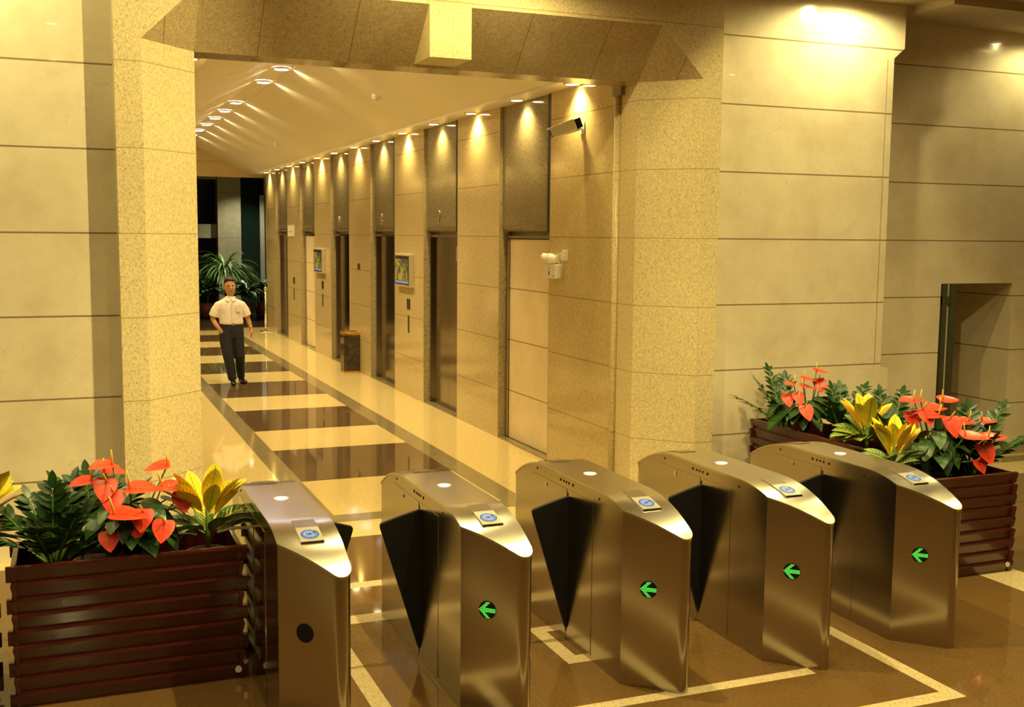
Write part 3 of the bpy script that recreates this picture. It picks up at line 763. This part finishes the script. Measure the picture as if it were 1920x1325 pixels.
# ================================================================== PLANTS
def lens_shape(w): return lambda t: w*math.sin(PI*min(1, max(0, t))**0.9)**0.8
def heart_shape(w):
    return lambda t: w*(0.75 if t < 0.02 else (math.sin(PI*(0.32+0.68*t))**0.9))
def croton_shape(w): return lambda t: w*(0.12+0.95*math.sin(PI*t**1.15)**0.8)*(1 if t < .97 else .3)
def pot(t, r=0.10, z0=-0.33, h=0.30, mt='clay'):
    b = MB().tube([(0, 0, z0), (0, 0, z0+h-0.02), (0, 0, z0+h-0.02), (0, 0, z0+h)], [r*0.72, r*0.97, r*1.06, r*1.06], 24)
    p = b.build('pot', mt, t)
    MB().disc((0, 0, z0+h+0.001), (0, 0, 1), 0, r*0.98, 24).build('soil', 'soil', p)
def zz_plant(label, loc, stems, seed, group='zamioculcas plants'):
    """Arching stalks set with paired glossy leaflets. stems: (azimuth deg, lean, length)."""
    rnd = random.Random(seed)
    t = thing('zz_plant', label, 'plant', loc, 0, None)
    f = MB(); st = MB()
    for az, lean, ln in stems:
        a = math.radians(az); d = Vector((math.cos(a)*lean, math.sin(a)*lean, 1)).normalized()
        p = Vector((math.cos(a)*0.03, math.sin(a)*0.03, -0.06)); pts = [p.copy()]; n = 11; rad = [0.011]
        hz = Vector((math.cos(a), math.sin(a), 0))
        for i in range(n):
            d = (d+hz*0.045*lean+Vector((0, 0, -0.012))).normalized(); p = p+d*ln/n; pts.append(p.copy()); rad.append(0.011*(1-0.75*(i+1)/n))
            tt = (i+1)/n
            if tt > 0.25:
                side = d.cross(Vector((0, 0, 1)))
                if side.length < 1e-3: side = Vector((1, 0, 0))
                side.normalize()
                sz = (0.125-0.05*abs(tt-0.6))*rnd.uniform(0.85, 1.12)*(1.0 if tt < 0.95 else 0.75)
                for s in (-1, 1):
                    dr = (side*s*0.75+d*0.85+hz*rnd.uniform(-0.35, 0.35)+Vector((rnd.uniform(-.15, .15), rnd.uniform(-.15, .15), 0))).normalized()
                    f.leaf(p, dr, d.cross(side)*-1+Vector((0, 0, .5)), sz, lens_shape(0.21), 0, droop=0.35, fold=0.2, n=6)
        f.leaf(p, d, side.cross(d), 0.10, lens_shape(0.23), 0, droop=0.2, n=6)
        st.tube(pts, rad, 7)
    f.build('foliage', 'zz_leaf', t); st.build('stem', 'stem', t)
    pot(t, 0.10, -0.40, 0.30)
    return t
def anthurium(label, loc, flowers, nleaf, seed, rleaf=0.26, zleaf=(0.06, 0.24), bias=None):
    """flowers: (x, z, yoff, size, face) in world x/z around loc; face: 'side' or 'front'."""
    rnd = random.Random(seed)
    t = thing('anthurium', label, 'plant', loc, 0, None)
    f = MB(); st = MB(); L0 = Vector(loc)
    for i in range(nleaf):
        a = 2*PI*i/nleaf+rnd.uniform(-0.25, 0.25)
        if bias is not None and rnd.random() < 0.5: a = bias+rnd.uniform(-0.9, 0.9)
        h = rnd.uniform(*zleaf); r = rleaf*rnd.uniform(0.45, 1.0)
        q = Vector((math.cos(a)*r, math.sin(a)*r*0.42, h))
        st.tube([(0, 0, -0.08), q*0.5+Vector((0, 0, 0.06)), q], [0.006, 0.005, 0.004], 6)
        ln = rnd.uniform(0.15, 0.23)
        dr = Vector((math.cos(a), math.sin(a)*0.6, rnd.uniform(-0.6, 0.1)))
        f.leaf(q-dr.normalized()*0.03, dr, (math.cos(a)*0.5, math.sin(a)*0.5, 1), ln, heart_shape(0.30), 0, droop=0.9, fold=0.18, n=9)
    f.build('foliage', 'anth_leaf', t); st.build('stem', 'stem', t)
    for (x, z, dy, sz, face) in flowers:
        p = Vector((x, L0.y+dy-(0.13 if z < 1.0 else 0.04), z))-L0
        fl = MB()
        a = rnd.uniform(-0.5, 0.5)
        if face == 'side':       # spathe lying flat, seen edge on
            az = rnd.choice([0, PI])+rnd.uniform(-0.5, 0.5)
            dr = Vector((math.cos(az), math.sin(az)-0.35, rnd.uniform(-0.10, 0.12))); nm = Vector((0.1*math.cos(az), -0.25, 1))
            spd = Vector((0.25*rnd.uniform(-1, 1)-0.2, -0.25, 1))
        else:                     # spathe turned to the viewer
            dr = Vector((0.45*a, -0.55, -0.75)); nm = Vector((-0.15, -1, 0.6)); spd = Vector((-0.25, -0.75, 0.75))
        dr.normalize()
        base = p-dr*sz*0.28
        sz *= 1.2; fl.leaf(base, dr, nm, sz, heart_shape(0.44), 0, droop=0.15, fold=0.16, n=9)
        so = fl.build('spathe', 'spathe', t)
        # the stalk joins below
        stalk = MB().tube([(p.x*0.15, p.y*0.15, -0.06), (p.x*0.6, p.y*0.6, p.z*0.55), base+dr*sz*0.1], [0.005, 0.0045, 0.004], 6)
        stalk.build('flower_stalk', 'stem', so)
        spd.normalize(); b0 = base+dr*sz*0.12
        MB().tube([b0, b0+spd*sz*0.28, b0+spd*sz*0.55], [0.0068, 0.0062, 0.003], 8).build('spadix', 'spadix', so)
    pot(t, 0.11, -0.40, 0.30)
    return t
def croton(label, loc, seed, spread, nyel=9, ngrn=9, size=0.20, showpot=False, az0=0):
    rnd = random.Random(seed)
    t = thing('croton', label, 'plant', loc, 0, None)
    groups = {'yellow_foliage': (MB(), 'croton_y', nyel, 0.10, 0.55), 'orange_foliage': (MB(), 'croton_o', max(3, nyel//3), 0.08, 0.7), 'green_foliage': (MB(), 'croton_g', ngrn, -0.01, 1.5)}
    for nm, (mb, mt, n, zb, lean) in groups.items():
        for i in range(n):
            a = az0+2*PI*i/n+rnd.uniform(-0.35, 0.35)
            le = lean*rnd.uniform(0.55, 1.25)
            d = Vector((math.cos(a)*le*spread, math.sin(a)*le*0.8, 1.0)).normalized()
            b = Vector((math.cos(a)*0.035*spread, math.sin(a)*0.03, zb+rnd.uniform(0, 0.05)))
            inw = Vector((-math.cos(a), -math.sin(a), 0.35))
            mb.leaf(b, d, inw, size*rnd.uniform(0.85, 1.2), croton_shape(0.21), 0, droop=0.25 if lean < 1 else 0.7, fold=0.22, n=9)
        mb.build(nm, mt, t)
    MB().tube([(0, 0, -0.12), (0.004, 0, 0.0), (0, 0, 0.16)], [0.013, 0.012, 0.008], 8).build('stem', 'stem', t)
    pot(t, 0.11, -0.40, 0.30)
    return t
ZP = 0.78   # plants are placed by the height where their stalks part; pots stand on the box floor (0.34) below
zz_plant('glossy dark green plant at the left end of the left planter', (-0.10, 6.08, 0.74), [(170, 0.55, 0.40), (120, 0.45, 0.36), (60, 0.35, 0.42), (20, 0.5, 0.40), (250, 0.6, 0.28), (300, 0.5, 0.34), (200, 0.9, 0.30), (85, 0.1, 0.38)], 3)
zz_plant('glossy green plant rising behind the left red anthurium', (0.10, 6.22, 0.74), [(150, 0.35, 0.40), (60, 0.5, 0.36), (10, 0.5, 0.38), (100, 0.2, 0.40), (200, 0.5, 0.30), (330, 0.6, 0.26)], 5)
FL = [(0.186, 1.179, 0.02, .13, 'side'), (0.469, 1.138, 0.1, .12, 'side'), (0.084, 1.094, 0.05, .12, 'side'), (0.168, 1.088, -0.03, .115, 'front'), (0.200, 1.030, -0.06, .115, 'front'),
      (0.18, 1.136, 0.08, .11, 'side'), (0.306, 1.050, -0.02, .16, 'side'), (0.22, 0.955, -0.08, .16, 'side'), (0.338, 0.940, -0.06, .11, 'front'), (0.441, 0.878, -0.08, .11, 'front'),
      (0.472, 1.035, 0.04, .15, 'side'), (0.554, 0.991, 0.08, .11, 'front'), (0.31, 0.885, -0.03, .10, 'front'), (0.171, 0.840, -0.05, .10, 'front')]
anthurium('red flowering anthurium in the middle of the left planter', (0.29, 6.10, 0.74), FL, 36, 11, bias=-PI/2)
croton('yellow croton at the right end of the left planter, its clay pot rim showing', (0.68, 6.07, 0.77), 21, 1.6, 18, 18, 0.21)
croton('yellow croton at the left edge of the view, leaning over the planter gap', (-0.50, 6.10, 0.84), 23, 2.2, 12, 6, 0.25)
FR = [(5.684, 1.236, 0.0, .13, 'side'), (5.80, 1.226, 0.05, .13, 'side'), (6.013, 1.22, 0.02, .14, 'side'), (5.774, 1.155, -0.03, .13, 'front'), (5.882, 1.125, -0.05, .13, 'side'),
      (5.976, 1.165, 0.04, .13, 'side'), (6.013, 1.072, -0.05, .15, 'front'), (6.034, 0.985, -0.12, .19, 'side'), (6.160, 0.90, -0.14, .15, 'front'), (6.285, 0.956, -0.08, .15, 'side'),
      (6.22, 1.055, 0.0, .13, 'side'), (6.406, 1.041, 0.02, .13, 'side'), (6.129, 0.79, -0.13, .10, 'front'), (5.706, 1.123, 0.03, .12, 'front')]
anthurium('large red anthurium in the front planter at the right', (5.98, 6.28, 0.76), FR, 46, 13, rleaf=0.36, bias=-PI/2)
FB = [(6.103, 1.243, 0, .13, 'side'), (5.986, 1.176, 0.02, .12, 'side'), (5.836, 1.145, 0, .13, 'side'), (6.13, 1.147, 0.03, .12, 'front'), (5.955, 1.11, -0.02, .14, 'side'),
      (5.869, 1.045, -0.03, .11, 'front'), (5.866, 0.945, -0.06, .13, 'front'), (5.779, 1.03, 0, .11, 'front'), (6.188, 1.13, 0.05, .10, 'front')]
anthurium('red anthurium at the back of the right planters, close to the marble wall', (6.02, 7.90, 0.76), FB, 32, 17, rleaf=0.30, bias=-PI/2-0.5)
zz_plant('glossy dark plant with a stalk leaning left in the wall planter', (5.98, 8.12, 0.74), [(182, 1.0, 0.62), (150, 0.4, 0.52), (100, 0.3, 0.55), (60, 0.4, 0.5), (210, 0.6, 0.36)], 31)
zz_plant('glossy dark plant right of the back anthurium, against the marble wall', (6.20, 7.62, 0.74), [(20, 0.5, 0.50), (60, 0.4, 0.46), (340, 0.7, 0.46), (100, 0.2, 0.42), (200, 0.4, 0.36), (280, 0.4, 0.32)], 33)
zz_plant('glossy dark plant behind the right crotons', (6.20, 7.05, 0.74), [(30, 0.4, 0.50), (75, 0.25, 0.46), (130, 0.3, 0.46), (350, 0.6, 0.40), (210, 0.5, 0.35)], 35)
croton('tall yellow-green croton in the middle planter at the right', (5.92, 6.98, 0.80), 25, 1.5, 7, 20, 0.25)
croton('yellow croton just behind the top of the rightmost turnstile', (5.42, 6.10, 0.80), 27, 1.35, 14, 9, 0.22)
zz_plant('feathery green plant at the right end of the front planter', (6.22, 6.18, 0.72), [(10, 0.45, 0.56), (30, 0.7, 0.52), (345, 0.9, 0.46), (60, 0.2, 0.48), (120, 0.3, 0.4), (270, 0.4, 0.34), (320, 0.7, 0.34)], 37)
# far hall plants
def far_plant(name, label, loc, n, ln, seed, lean=(0.3, 1.5), w=0.035, mt='palm', droop=1.6, zb=0.0, trunk=0.0):
    rnd = random.Random(seed); t = thing(name, label, 'plant', loc)
    f = MB()
    for i in range(n):
        a = rnd.uniform(0, 2*PI); le = rnd.uniform(*lean)
        f.leaf((0.02*math.cos(a), 0.02*math.sin(a), trunk+rnd.uniform(-0.1, 0.1)), (math.cos(a)*le, math.sin(a)*le, 1), (-math.cos(a), -math.sin(a), 0.5), ln*rnd.uniform(0.7, 1.15), lens_shape(w), 0, droop=droop, fold=0.2, n=9)
    f.build('foliage', mt, t)
    MB().tube([(0, 0, -0.05), (0, 0, trunk+0.05)], [0.03, 0.02], 8).build('stem', 'stem', t)
    MB().tube([(0, 0, -0.45), (0, 0, -0.02)], [0.18, 0.24], 20).build('pot', 'red_wall', t)
    return t
far_plant('palm', 'arching grassy palm behind the walking man', (4.25, 32.2, 0.46), 190, 1.05, 41, (0.3, 2.4), 0.026, 'palm', 1.9, trunk=0.85)
far_plant('leafy_plant', 'dark leafy plant left of the palm in the far hall', (3.72, 31.9, 0.46), 70, 0.66, 43, (0.4, 2.0), 0.11, 'dark_leaf', 1.2, trunk=0.25)
far_plant('leafy_plant', 'dark leafy plant right of the palm in the far hall', (4.66, 31.3, 0.46), 70, 0.66, 45, (0.4, 2.0), 0.11, 'dark_leaf', 1.2, trunk=0.25)
far_plant('leafy_plant', 'dark leafy plant beside the last pier in the far hall', (5.25, 31.9, 0.46), 60, 0.62, 47, (0.4, 1.8), 0.10, 'dark_leaf', 1.2, trunk=0.35)

# ================================================================== PERSON
def person():
    t = thing('person', 'man in a white short-sleeved shirt and dark trousers walking down the corridor', 'person', (2.42, 17.82, 0))
    b = MB()
    # head and neck (front is -y)
    b.tube([(0.005, 0.012, 1.33), (0.006, 0.006, 1.42), (0.004, 0.0, 1.47)], [(0.060, 0.060), (0.051, 0.054), (0.052, 0.058)], 14)
    b.tube([(0.004, -0.035, 1.425), (0.003, -0.024, 1.445), (0.001, -0.010, 1.48), (0.0, -0.004, 1.53), (-0.002, 0.002, 1.58), (-0.003, 0.006, 1.63), (-0.004, 0.008, 1.668), (-0.004, 0.008, 1.688)],
           [(0.032, 0.026), (0.053, 0.054), (0.072, 0.083), (0.081, 0.095), (0.084, 0.099), (0.081, 0.096), (0.064, 0.078), (0.028, 0.035)], 18, up=(0, 1, 0))
    b.tube([(0.0, -0.098, 1.575), (0.0, -0.112, 1.545), (0.0, -0.118, 1.527), (0, -0.10, 1.515)], [0.009, 0.012, 0.015, 0.010], 8)     # nose
    b.tube([(-0.026, -0.086, 1.487), (0, -0.098, 1.489), (0.026, -0.086, 1.487)], [0.006, 0.009, 0.006], 8)                             # mouth
    for s in (-1, 1):
        b.ball((s*0.086, 0.010, 1.545), 0.028, squash=(0.35, 0.6, 1.0), nu=10, nv=8)                                                    # ear
        b.tube([(s*0.050, -0.082, 1.592), (s*0.03, -0.095, 1.596), (s*0.014, -0.094, 1.590)], [0.005, 0.008, 0.005], 7)                  # brow
    # arms: the near-left hand goes into the pocket, the other swings
    b.tube([(-0.165, 0.0, 1.27), (-0.228, 0.01, 1.18), (-0.268, 0.03, 1.08), (-0.268, 0.02, 1.05), (-0.235, -0.03, 0.97), (-0.185, -0.065, 0.900), (-0.140, -0.070, 0.83)],
           [0.045, 0.044, 0.042, 0.040, 0.036, 0.028, 0.030], 12)
    b.tube([(0.165, 0.0, 1.27), (0.228, 0.015, 1.18), (0.268, 0.03, 1.07), (0.278, 0.025, 1.04), (0.298, -0.005, 0.96), (0.315, -0.03, 0.885), (0.317, -0.033, 0.865)],
           [0.045, 0.044, 0.042, 0.040, 0.036, 0.027, 0.026], 12)
    # swinging hand: palm, four curled fingers, thumb
    b.tube([(0.316, -0.032, 0.875), (0.322, -0.040, 0.835), (0.326, -0.048, 0.795)], [(0.026, 0.019), (0.040, 0.021), (0.040, 0.020)], 12, up=(1, 0, 0))
    for k, ln in enumerate((0.066, 0.074, 0.070, 0.056)):
        y = -0.074+k*0.019
        b.tube([(0.327, y+0.002, 0.805), (0.329, y-0.006, 0.805-ln*0.5), (0.318, y-0.012, 0.805-ln*0.85), (0.302, y-0.010, 0.805-ln*0.95)], [0.0098, 0.0092, 0.0085, 0.007], 8)
    b.tube([(0.318, -0.062, 0.850), (0.304, -0.086, 0.825), (0.297, -0.094, 0.795)], [0.012, 0.0105, 0.008], 8)
    # hidden torso and hips keep the figure one surface
    b.tube([(0, 0.005, 1.36), (0, 0.005, 1.28), (0.0, 0.0, 1.10), (0.015, 0.0, 0.92)], [(0.07, 0.055), (0.150, 0.075), (0.14, 0.085), (0.145, 0.085)], 18, up=(0, 1, 0))
    body = remesh(b.build('body', 'skin', t), 0.0075, 3)
    # shirt: bloused over the belt, short wide sleeves
    s_ = MB()
    s_.tube([(0.012, 0.0, 0.955), (0.014, -0.005, 0.985), (0.012, -0.005, 1.03), (0.006, -0.003, 1.12), (0.0, 0.0, 1.22), (0.0, 0.004, 1.29), (0.0, 0.008, 1.335), (0.002, 0.008, 1.385), (0.003, 0.008, 1.405)],
            [(0.172, 0.108), (0.192, 0.124), (0.186, 0.122), (0.187, 0.118), (0.200, 0.116), (0.205, 0.105), (0.155, 0.092), (0.080, 0.078), (0.070, 0.074)], 24, up=(0, 1, 0))
    for s in (-1, 1):
        s_.tube([(s*0.11, 0.004, 1.285), (s*0.175, 0.006, 1.258), (s*0.226, 0.010, 1.18), (s*0.258, 0.020, 1.09)], [(0.058, 0.070), (0.062, 0.074), (0.069, 0.076), (0.080, 0.076)], 16)
    sh = remesh(s_.build('shirt', 'shirt', t), 0.010, 3)
    cl = MB()
    for s in (-1, 1):
        cl.add([(0.003, -0.078, 1.372), (s*0.072, -0.050, 1.412), (s*0.078, -0.085, 1.352), (s*0.036, -0.112, 1.325)], [(0, 1, 2, 3)])
        cl.add([(0.003, -0.070, 1.366), (s*0.070, -0.042, 1.406), (s*0.076, -0.077, 1.346), (s*0.036, -0.104, 1.319)], [(0, 1, 2, 3)])
    cl.build('collar', 'shirt', sh)
    pl = MB().box(-0.002, 0.026, -0.134, -0.12, 1.0, 1.33); pl.build('button_placket', 'shirt', sh)
    MB().box(0.07, 0.15, -0.126, -0.11, 1.17, 1.27).build('breast_pocket', 'shirt', sh)
    # trousers: one leg bears the weight, the other trails
    r = MB()
    r.tube([(0.014, 0.0, 0.975), (0.014, 0.0, 0.90), (0.018, 0.004, 0.82), (0.022, 0.004, 0.74)], [(0.176, 0.115), (0.190, 0.125), (0.190, 0.125), (0.165, 0.115)], 22, up=(0, 1, 0))
    r.tube([(-0.068, 0.0, 0.85), (-0.072, -0.012, 0.68), (-0.050, -0.045, 0.47), (-0.015, -0.055, 0.25), (0.012, -0.060, 0.075)], [(0.112, 0.12), (0.104, 0.112), (0.086, 0.094), (0.074, 0.083), (0.066, 0.082)], 18, up=(0, 1, 0))
    r.tube([(0.102, 0.004, 0.85), (0.112, 0.0, 0.68), (0.135, -0.02, 0.45), (0.150, 0.06, 0.26), (0.168, 0.13, 0.095)], [(0.106, 0.118), (0.098, 0.11), (0.080, 0.09), (0.068, 0.078), (0.062, 0.078)], 18, up=(0, 1, 0))
    remesh(r.build('trousers', 'trouser', t), 0.011, 3)
    bl = MB().tube([(0.014, 0.0, 0.948), (0.014, 0.0, 0.978)], [(0.184, 0.122), (0.182, 0.120)], 28, up=(0, 1, 0)).build('belt', 'leather', t)
    MB().box(0.008, 0.050, -0.131, -0.118, 0.946, 0.982).build('buckle', 'gold', bl)
    for (x, y, rz, h, n1) in ((0.012, -0.09, -0.05, 0.0, 'shoe'), (0.178, 0.10, 0.28, 0.0, 'shoe')):
        q = MB()
        c_, s2 = math.cos(rz), math.sin(rz)
        def R(px, py, pz): return (x+px*c_-py*s2, y+px*s2+py*c_, pz)
        q.tube([R(0, 0.085, 0.045), R(0, 0.06, 0.05), R(0, 0.0, 0.05), R(0, -0.06, 0.040), R(0, -0.12, 0.030), R(0, -0.155, 0.024)], [(0.026, 0.040), (0.036, 0.049), (0.040, 0.049), (0.044, 0.039), (0.042, 0.029), (0.020, 0.018)], 14, up=(0, 0, 1))
        q.build(n1, 'leather', t)
    h = MB()
    h.tube([(-0.004, 0.045, 1.50), (-0.004, 0.040, 1.55), (-0.004, 0.028, 1.60), (-0.004, 0.012, 1.650), (-0.004, 0.006, 1.690), (-0.004, 0.006, 1.716)],
           [(0.068, 0.052), (0.083, 0.066), (0.090, 0.080), (0.090, 0.100), (0.072, 0.088), (0.034, 0.044)], 18, up=(0, 1, 0))
    h.tube([(-0.068, -0.035, 1.660), (-0.02, -0.078, 1.670), (0.04, -0.072, 1.670), (0.070, -0.025, 1.655)], [0.014, 0.018, 0.018, 0.014], 10)
    remesh(h.build('hair', 'hair', t), 0.008, 3)
    g = MB()
    for s in (-1, 1):
        cx = s*0.034
        pts = [(cx+0.027*math.cos(k*PI/8), -0.112+0.006*abs(math.cos(k*PI/8)), 1.573+0.019*math.sin(k*PI/8)) for k in range(17)]
        g.tube(pts, 0.0022, 6)
        g.tube([(s*0.061, -0.105, 1.578), (s*0.085, -0.02, 1.578), (s*0.084, 0.03, 1.565)], 0.002, 6)
    g.tube([(-0.008, -0.112, 1.576), (0.008, -0.112, 1.576)], 0.002, 6)
    gl = g.build('glasses', 'gold', t)
    ey = MB()
    for s in (-1, 1): ey.ball((s*0.033, -0.093, 1.572), 0.011, nu=10, nv=8, squash=(1.2, 0.5, 0.7))
    ey.build('eye', 'leather', t)
    MB().tube([(-0.024, -0.091, 1.487), (0, -0.104, 1.489), (0.024, -0.091, 1.487)], [0.003, 0.005, 0.003], 8).build('lips', 'clay', t)
    MB().tube([(0.306, -0.018, 0.918), (0.310, -0.024, 0.902)], [(0.034, 0.034), (0.033, 0.033)], 14).build('watch', 'gold', t)
    return t
person()

# ================================================================== SMALL FITTINGS
# trash bin
t = thing('litter_bin', 'black veined marble litter bin with a gold rim by the third lift door', 'bin', (4.594, 18.81, 0))
m_bin = stone('black_veined_marble', [(0.03, 0.022, 0.018), (0.075, 0.055, 0.042)], 9, 0.08, [], veins=(0.7, 0.55, 0.35))
MB().box(-0.139, 0.139, -0.135, 0.135, 0.03, 0.655).build('box', m_bin, t, bevel=0.004)
MB().box(-0.142, 0.142, -0.138, 0.138, 0.0, 0.03).build('plinth', 'bronze', t)
MB().box(-0.142, 0.142, -0.138, 0.138, 0.655, 0.69).box(-0.142, 0.142, 0.09, 0.138, 0.69, 0.72).build('rim', 'bronze', t)
MB().tube([(0, 0, 0.69), (0, 0, 0.70)], 0.085, 24).build('ash_tray', 'chrome', t)
# wall displays
def picture_mat():
    m, nt, b = node_mat('display_picture'); L = nt.links.new
    tc = nt.nodes.new('ShaderNodeTexCoord'); n = nt.nodes.new('ShaderNodeTexNoise'); n.inputs['Scale'].default_value = 7; n.inputs['Distortion'].default_value = 1.0
    r = nt.nodes.new('ShaderNodeValToRGB'); e = r.color_ramp.elements
    e[0].position = 0.32; e[0].color = (0.03, 0.06, 0.03, 1); e[1].position = 0.68; e[1].color = (0.60, 0.30, 0.04, 1)
    k = e.new(0.45); k.color = (0.13, 0.075, 0.02, 1); k = e.new(0.56); k.color = (0.40, 0.33, 0.03, 1)
    L(tc.outputs['Object'], n.inputs['Vector']); L(n.outputs['Fac'], r.inputs['Fac'])
    L(r.outputs['Color'], b.inputs['Emission Color']); b.inputs['Emission Strength'].default_value = 0.35
    b.inputs['Base Color'].default_value = (0.02, 0.02, 0.02, 1); b.inputs['Roughness'].default_value = 0.15
    return m
PIC = picture_mat()
M['screen_bar'] = mat('display_bar', (0.05, 0.06, 0.1), 0.3, emit=(0.30, 0.36, 0.50), estr=0.28)
M['bezel'] = mat('display_bezel', (0.035, 0.03, 0.03), 0.25)
def display(label, yc, zc):
    t = thing('wall_display', label, 'screen', (XR, yc, zc), 0, None)
    MB().box(-0.072, 0.0, -0.385, 0.385, -0.245, 0.24).build('casing', 'tv_body', t, bevel=0.005)
    MB().box(-0.0745, -0.07, -0.36, 0.36, -0.215, 0.212).build('bezel', 'bezel', t)
    sc = MB().box(-0.0765, -0.073, -0.335, 0.335, -0.155, 0.165); sc.build('screen', PIC, t)
    MB().box(-0.0765, -0.073, -0.335, 0.335, -0.195, -0.16).build('caption_bar', 'screen_bar', t)
    return t
display('wall screen with a yellow picture, on the pier between the second and third lift bays', 15.86, 1.875)
display('smaller-looking wall screen further down, on the pier between the fourth and fifth lift bays', 21.75, 1.875)
def call_panel(label, yc, zc):
    t = thing('lift_call_panel', label, 'call panel', (XR, yc, zc), 0, None)
    MB().box(-0.012, 0, -0.07, 0.07, -0.075, 0.075).build('plate', 'dark_plate', t, bevel=0.002)
    for dz in (0.03, -0.03): MB().cyl((-0.012, 0, dz), (-1, 0, 0), 0.016, 0.004, 14).build('button', 'grey_metal', t)
    MB().box(-0.010, 0, -0.022, 0.022, -0.43, -0.17).build('key_slot', 'dark_plate', t)
    return t
call_panel('dark lift call panel under the nearest wall screen', 15.74, 1.375)
call_panel('dark lift call panel under the farther wall screen', 21.61, 1.395)
call_panel('dark lift call panel on the pier before the last lift bay', 24.56, 1.365)
t = thing('wall_notice', 'small dark red notice on the pier between the third and fourth lift bays', 'notice', (XR, 18.72, 1.845))
MB().box(-0.010, 0, -0.08, 0.08, -0.055, 0.055).build('plate', 'red_wall', t); MB().box(-0.012, -0.009, -0.06, 0.06, -0.035, 0.035).build('face', 'dark_plate', t)
t = thing('wall_sign', 'pale square sign high on the pier before the last lift bay', 'sign', (XR, 24.85, 2.46))
MB().box(-0.02, 0, -0.30, 0.30, -0.12, 0.12).build('plate', 'white', t); MB().box(-0.022, -0.019, -0.26, 0.26, -0.02, 0.0).build('line', 'tv_body', t)
# security camera on the first pier
t = thing('security_camera', 'white box security camera bracketed high on the pier nearest the portal', 'camera', (XR, 9.86, 3.45))
ax = Vector((-0.36, 0.16, -0.15)).normalized()
sd = ax.cross(Vector((0, 0, 1))).normalized(); up_ = sd.cross(ax)
def cb(mb, f0, f1, s0, s1, u0, u1, mi=0, base=Vector((-0.095, -0.03, 0.03))):
    vs = [base+ax*f+sd*s+up_*u for f in (f0, f1) for s in (s0, s1) for u in (u0, u1)]
    return mb.add(vs, [(0, 1, 3, 2), (4, 6, 7, 5), (0, 4, 5, 1), (2, 3, 7, 6), (0, 2, 6, 4), (1, 5, 7, 3)], mi)
hs = cb(MB(), 0.0, 0.25, -0.055, 0.055, -0.05, 0.045).build('housing', 'white', t, bevel=0.008)
cb(MB(), -0.0, 0.28, -0.062, 0.062, 0.045, 0.053).build('sunshield', 'white', t, bevel=0.003)
cb(MB(), -0.06, 0.0, -0.05, 0.05, -0.045, 0.045).build('rear_cap', 'rubber', t)
cb(MB(), 0.25, 0.256, -0.045, 0.045, -0.04, 0.035).build('front_window', 'led_off', t)
MB().tube([(0, 0.0, 0.0), (-0.06, 0.0, -0.02), (-0.17, 0.01, -0.055), (-0.17, 0.01, -0.03)], 0.012, 10).build('bracket_arm', 'white', t)
MB().box(-0.012, 0.0, -0.045, 0.045, -0.055, 0.055).build('wall_plate', 'white', t)
# emergency light and its socket
t = thing('emergency_light', 'white twin-head emergency light on the pier nearest the portal', 'emergency light', (XR, 10.44, 2.04))
MB().box(-0.085, 0, -0.15, 0.15, -0.075, 0.07).build('battery_case', 'white', t, bevel=0.006)
for yy in (-0.05, 0.09):
    hd = MB().tube([(-0.05, yy, 0.07), (-0.05, yy, 0.095)], [0.012, 0.012], 10)
    hd.tube([(-0.03, yy-0.03, 0.12), (-0.06, yy+0.02, 0.125), (-0.085, yy+0.06, 0.13)], [0.03, 0.052, 0.056], 18)
    h_ = hd.build('lamp_head', 'white', t)
    MB().disc((-0.086, yy+0.062, 0.1302), (-0.5, 0.8, 0.1), 0, 0.05, 18).build('lens', 'reader_pale', h_)
MB().box(-0.087, -0.084, -0.01, 0.01, -0.045, 0.0).cyl((-0.084, 0.0, 0.03), (-1, 0, 0), 0.008, 0.003, 10).cyl((-0.084, -0.11, -0.05), (-1, 0, 0), 0.008, 0.003, 10).build('switch', 'led_off', t)
MB().tube([(-0.03, -0.12, 0.07), (-0.03, -0.13, 0.17), (-0.03, -0.15, 0.19), (-0.03, -0.215, 0.185)], 0.005, 6).build('cord', 'white', t)
t = thing('wall_socket', 'white plug socket right of the emergency light', 'socket', (XR, 10.205, 2.205))
MB().box(-0.03, 0, -0.045, 0.045, -0.055, 0.055).build('casing', 'white', t, bevel=0.004); MB().box(-0.055, -0.03, -0.02, 0.02, -0.045, 0.0).build('plug', 'white', t)
# ceiling detectors on the slope
def slope_z(x): return 6.15-0.5*x
nsl = Vector((-0.4472, 0, -0.8944))
for lb, x, y in (('white smoke detector on the right slope of the corridor ceiling, nearest the portal', 3.88, 14.36), ('white smoke detector on the right ceiling slope, farther down the corridor', 3.98, 22.21)):
    t = thing('smoke_detector', lb, 'smoke detector', (x, y, slope_z(x)))
    MB().tube([nsl*-0.002, nsl*0.03], [0.062, 0.060], 20).build('base', 'white', t)
    MB().tube([nsl*0.03, nsl*0.055, nsl*0.062], [0.048, 0.042, 0.02], 20).build('sensor_head', 'white', t)
# chrome stanchion at the far end
t = thing('stanchion', 'slim chrome post at the far end of the corridor by the last pier', 'post', (4.545, 27.2, 0))
MB().tube([(0, 0, 0), (0, 0, 0.015), (0, 0, 0.03)], [0.15, 0.15, 0.05], 24).build('base', 'chrome', t)
MB().tube([(0, 0, 0.02), (0, 0, 1.02)], 0.030, 16).build('pole', 'chrome', t)
MB().ball((0, 0, 1.06), 0.05).build('finial', 'chrome', t)
